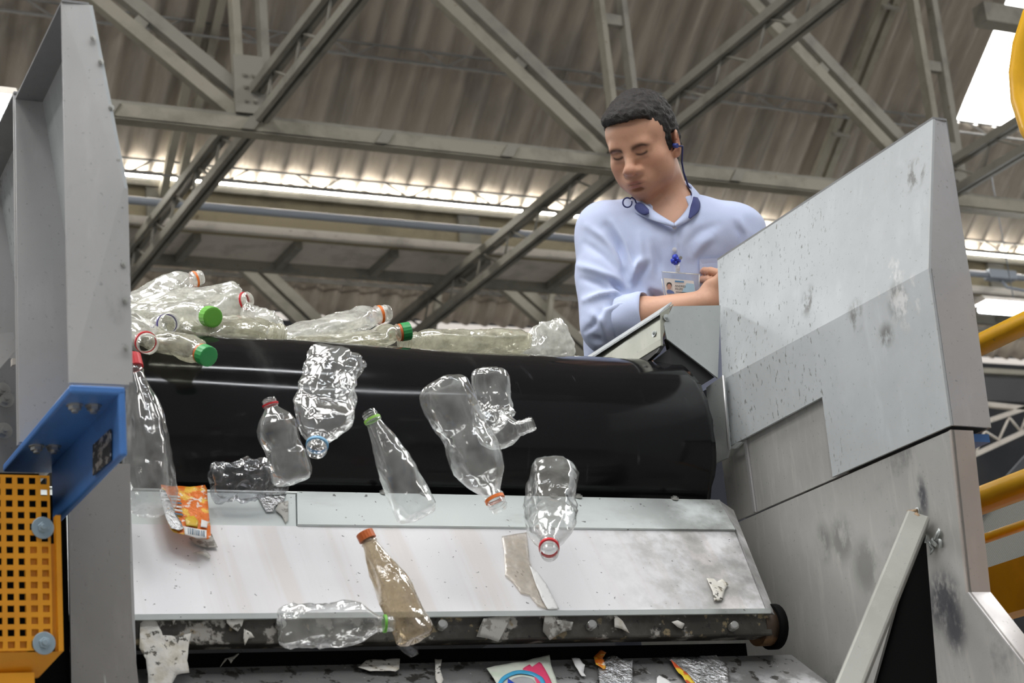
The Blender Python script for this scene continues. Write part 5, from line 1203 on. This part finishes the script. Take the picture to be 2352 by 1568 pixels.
ring_o = [(1198 + 56 * math.cos(a), 1578 + 37 * math.sin(a)) for a in [math.pi + math.pi * i / 16 for i in range(17)]]; ring_i = [(1198 + 46 * math.cos(a), 1578 + 29 * math.sin(a)) for a in [2 * math.pi - math.pi * i / 16 for i in range(17)]]
wpart('blue_ring', ring_o + ring_i, plain('wrapper_blue', (.05, .36, .62), .4), .006)
wpart('grey_disc', [(1198 + 34 * math.cos(a), 1578 + 23 * math.sin(a)) for a in [math.pi + math.pi * i / 14 for i in range(15)]], plain('wrapper_grey', (.36, .37, .38), .4), .006)
wpart('blue_patch', [(1166, 1558), (1184, 1570), (1206, 1590), (1166, 1590)], plain('wrapper_deep_blue', (.03, .08, .5), .4), .007)
LOWS = [('paper_scrap', 'pure white torn paper strip on the lower plate beside the pink wrapper', [(1312, 1515), (1330, 1516), (1338, 1528), (1342, 1532), (1340, 1545), (1346, 1554), (1336, 1553), (1322, 1536)], paperw),
 ('foil_scrap', 'crumpled silver foil wrapper lying right of the white strip', [(1372, 1540), (1392, 1512), (1410, 1510), (1440, 1520), (1452, 1518), (1452, 1590), (1378, 1590)], foil.m),
 ('film_scrap', 'small orange scrap curled over the silver foil wrapper', [(1363, 1510), (1380, 1494), (1392, 1500), (1384, 1512), (1391, 1538), (1386, 1540), (1368, 1528)], pc.m),
 ('foil_scrap', 'largest crinkled foil sheet with a yellow edge at the lower right', [(1532, 1514), (1570, 1512), (1612, 1508), (1645, 1506), (1662, 1522), (1672, 1540), (1676, 1590), (1610, 1590), (1566, 1552)], foil.m),
 ('film_scrap', 'yellow and red printed strip along the edge of the large foil sheet', [(1538, 1520), (1552, 1528), (1578, 1548), (1612, 1590), (1590, 1590), (1566, 1556)], Mat('yellow_red_print', (.66, .50, .04), .35).spots((.5, .03, .02), 30, .5, .56, 2, amount=.9).m),
 ('paper_scrap', 'ragged white scrap at the bottom edge between the two foils', [(1508, 1560), (1514, 1552), (1530, 1560), (1545, 1572), (1550, 1590), (1506, 1590)], paperw),
 ('paper_scrap', 'curled leaf-like scrap standing up left on the lower plate', [(504, 1538), (516, 1516), (534, 1510), (556, 1500), (540, 1512), (530, 1526), (522, 1516)], paper.m),
 ('label_scrap', 'dirty torn label under the falling bottles on the lower plate', [(822, 1535), (840, 1518), (918, 1514), (916, 1540), (908, 1546), (850, 1544)], paper.m),
 ('label_scrap', 'narrow torn label strip right of the falling bottles on the lower plate', [(998, 1516), (1014, 1518), (1010, 1540), (1018, 1562), (1010, 1580), (1000, 1562)], paper.m)]
for i, (nm, lb, pts, m) in enumerate(LOWS):
    scrap(nm, lb, 'scrap', pts, pL, nL, m, .005 + .003 * (i in (2, 4)), 'scraps on the lower plate', .003, seed=i)
scrap('film_scrap', 'glinting dark strip of film under the brownish falling bottle', 'scrap', [(905, 1480), (935, 1474), (958, 1490), (958, 1504), (940, 1512), (925, 1502)], pL + Vector((0, -.02, .02)), (0, -1, 0), M['pet_dark'], .006, 'scraps on the lower plate', .004)
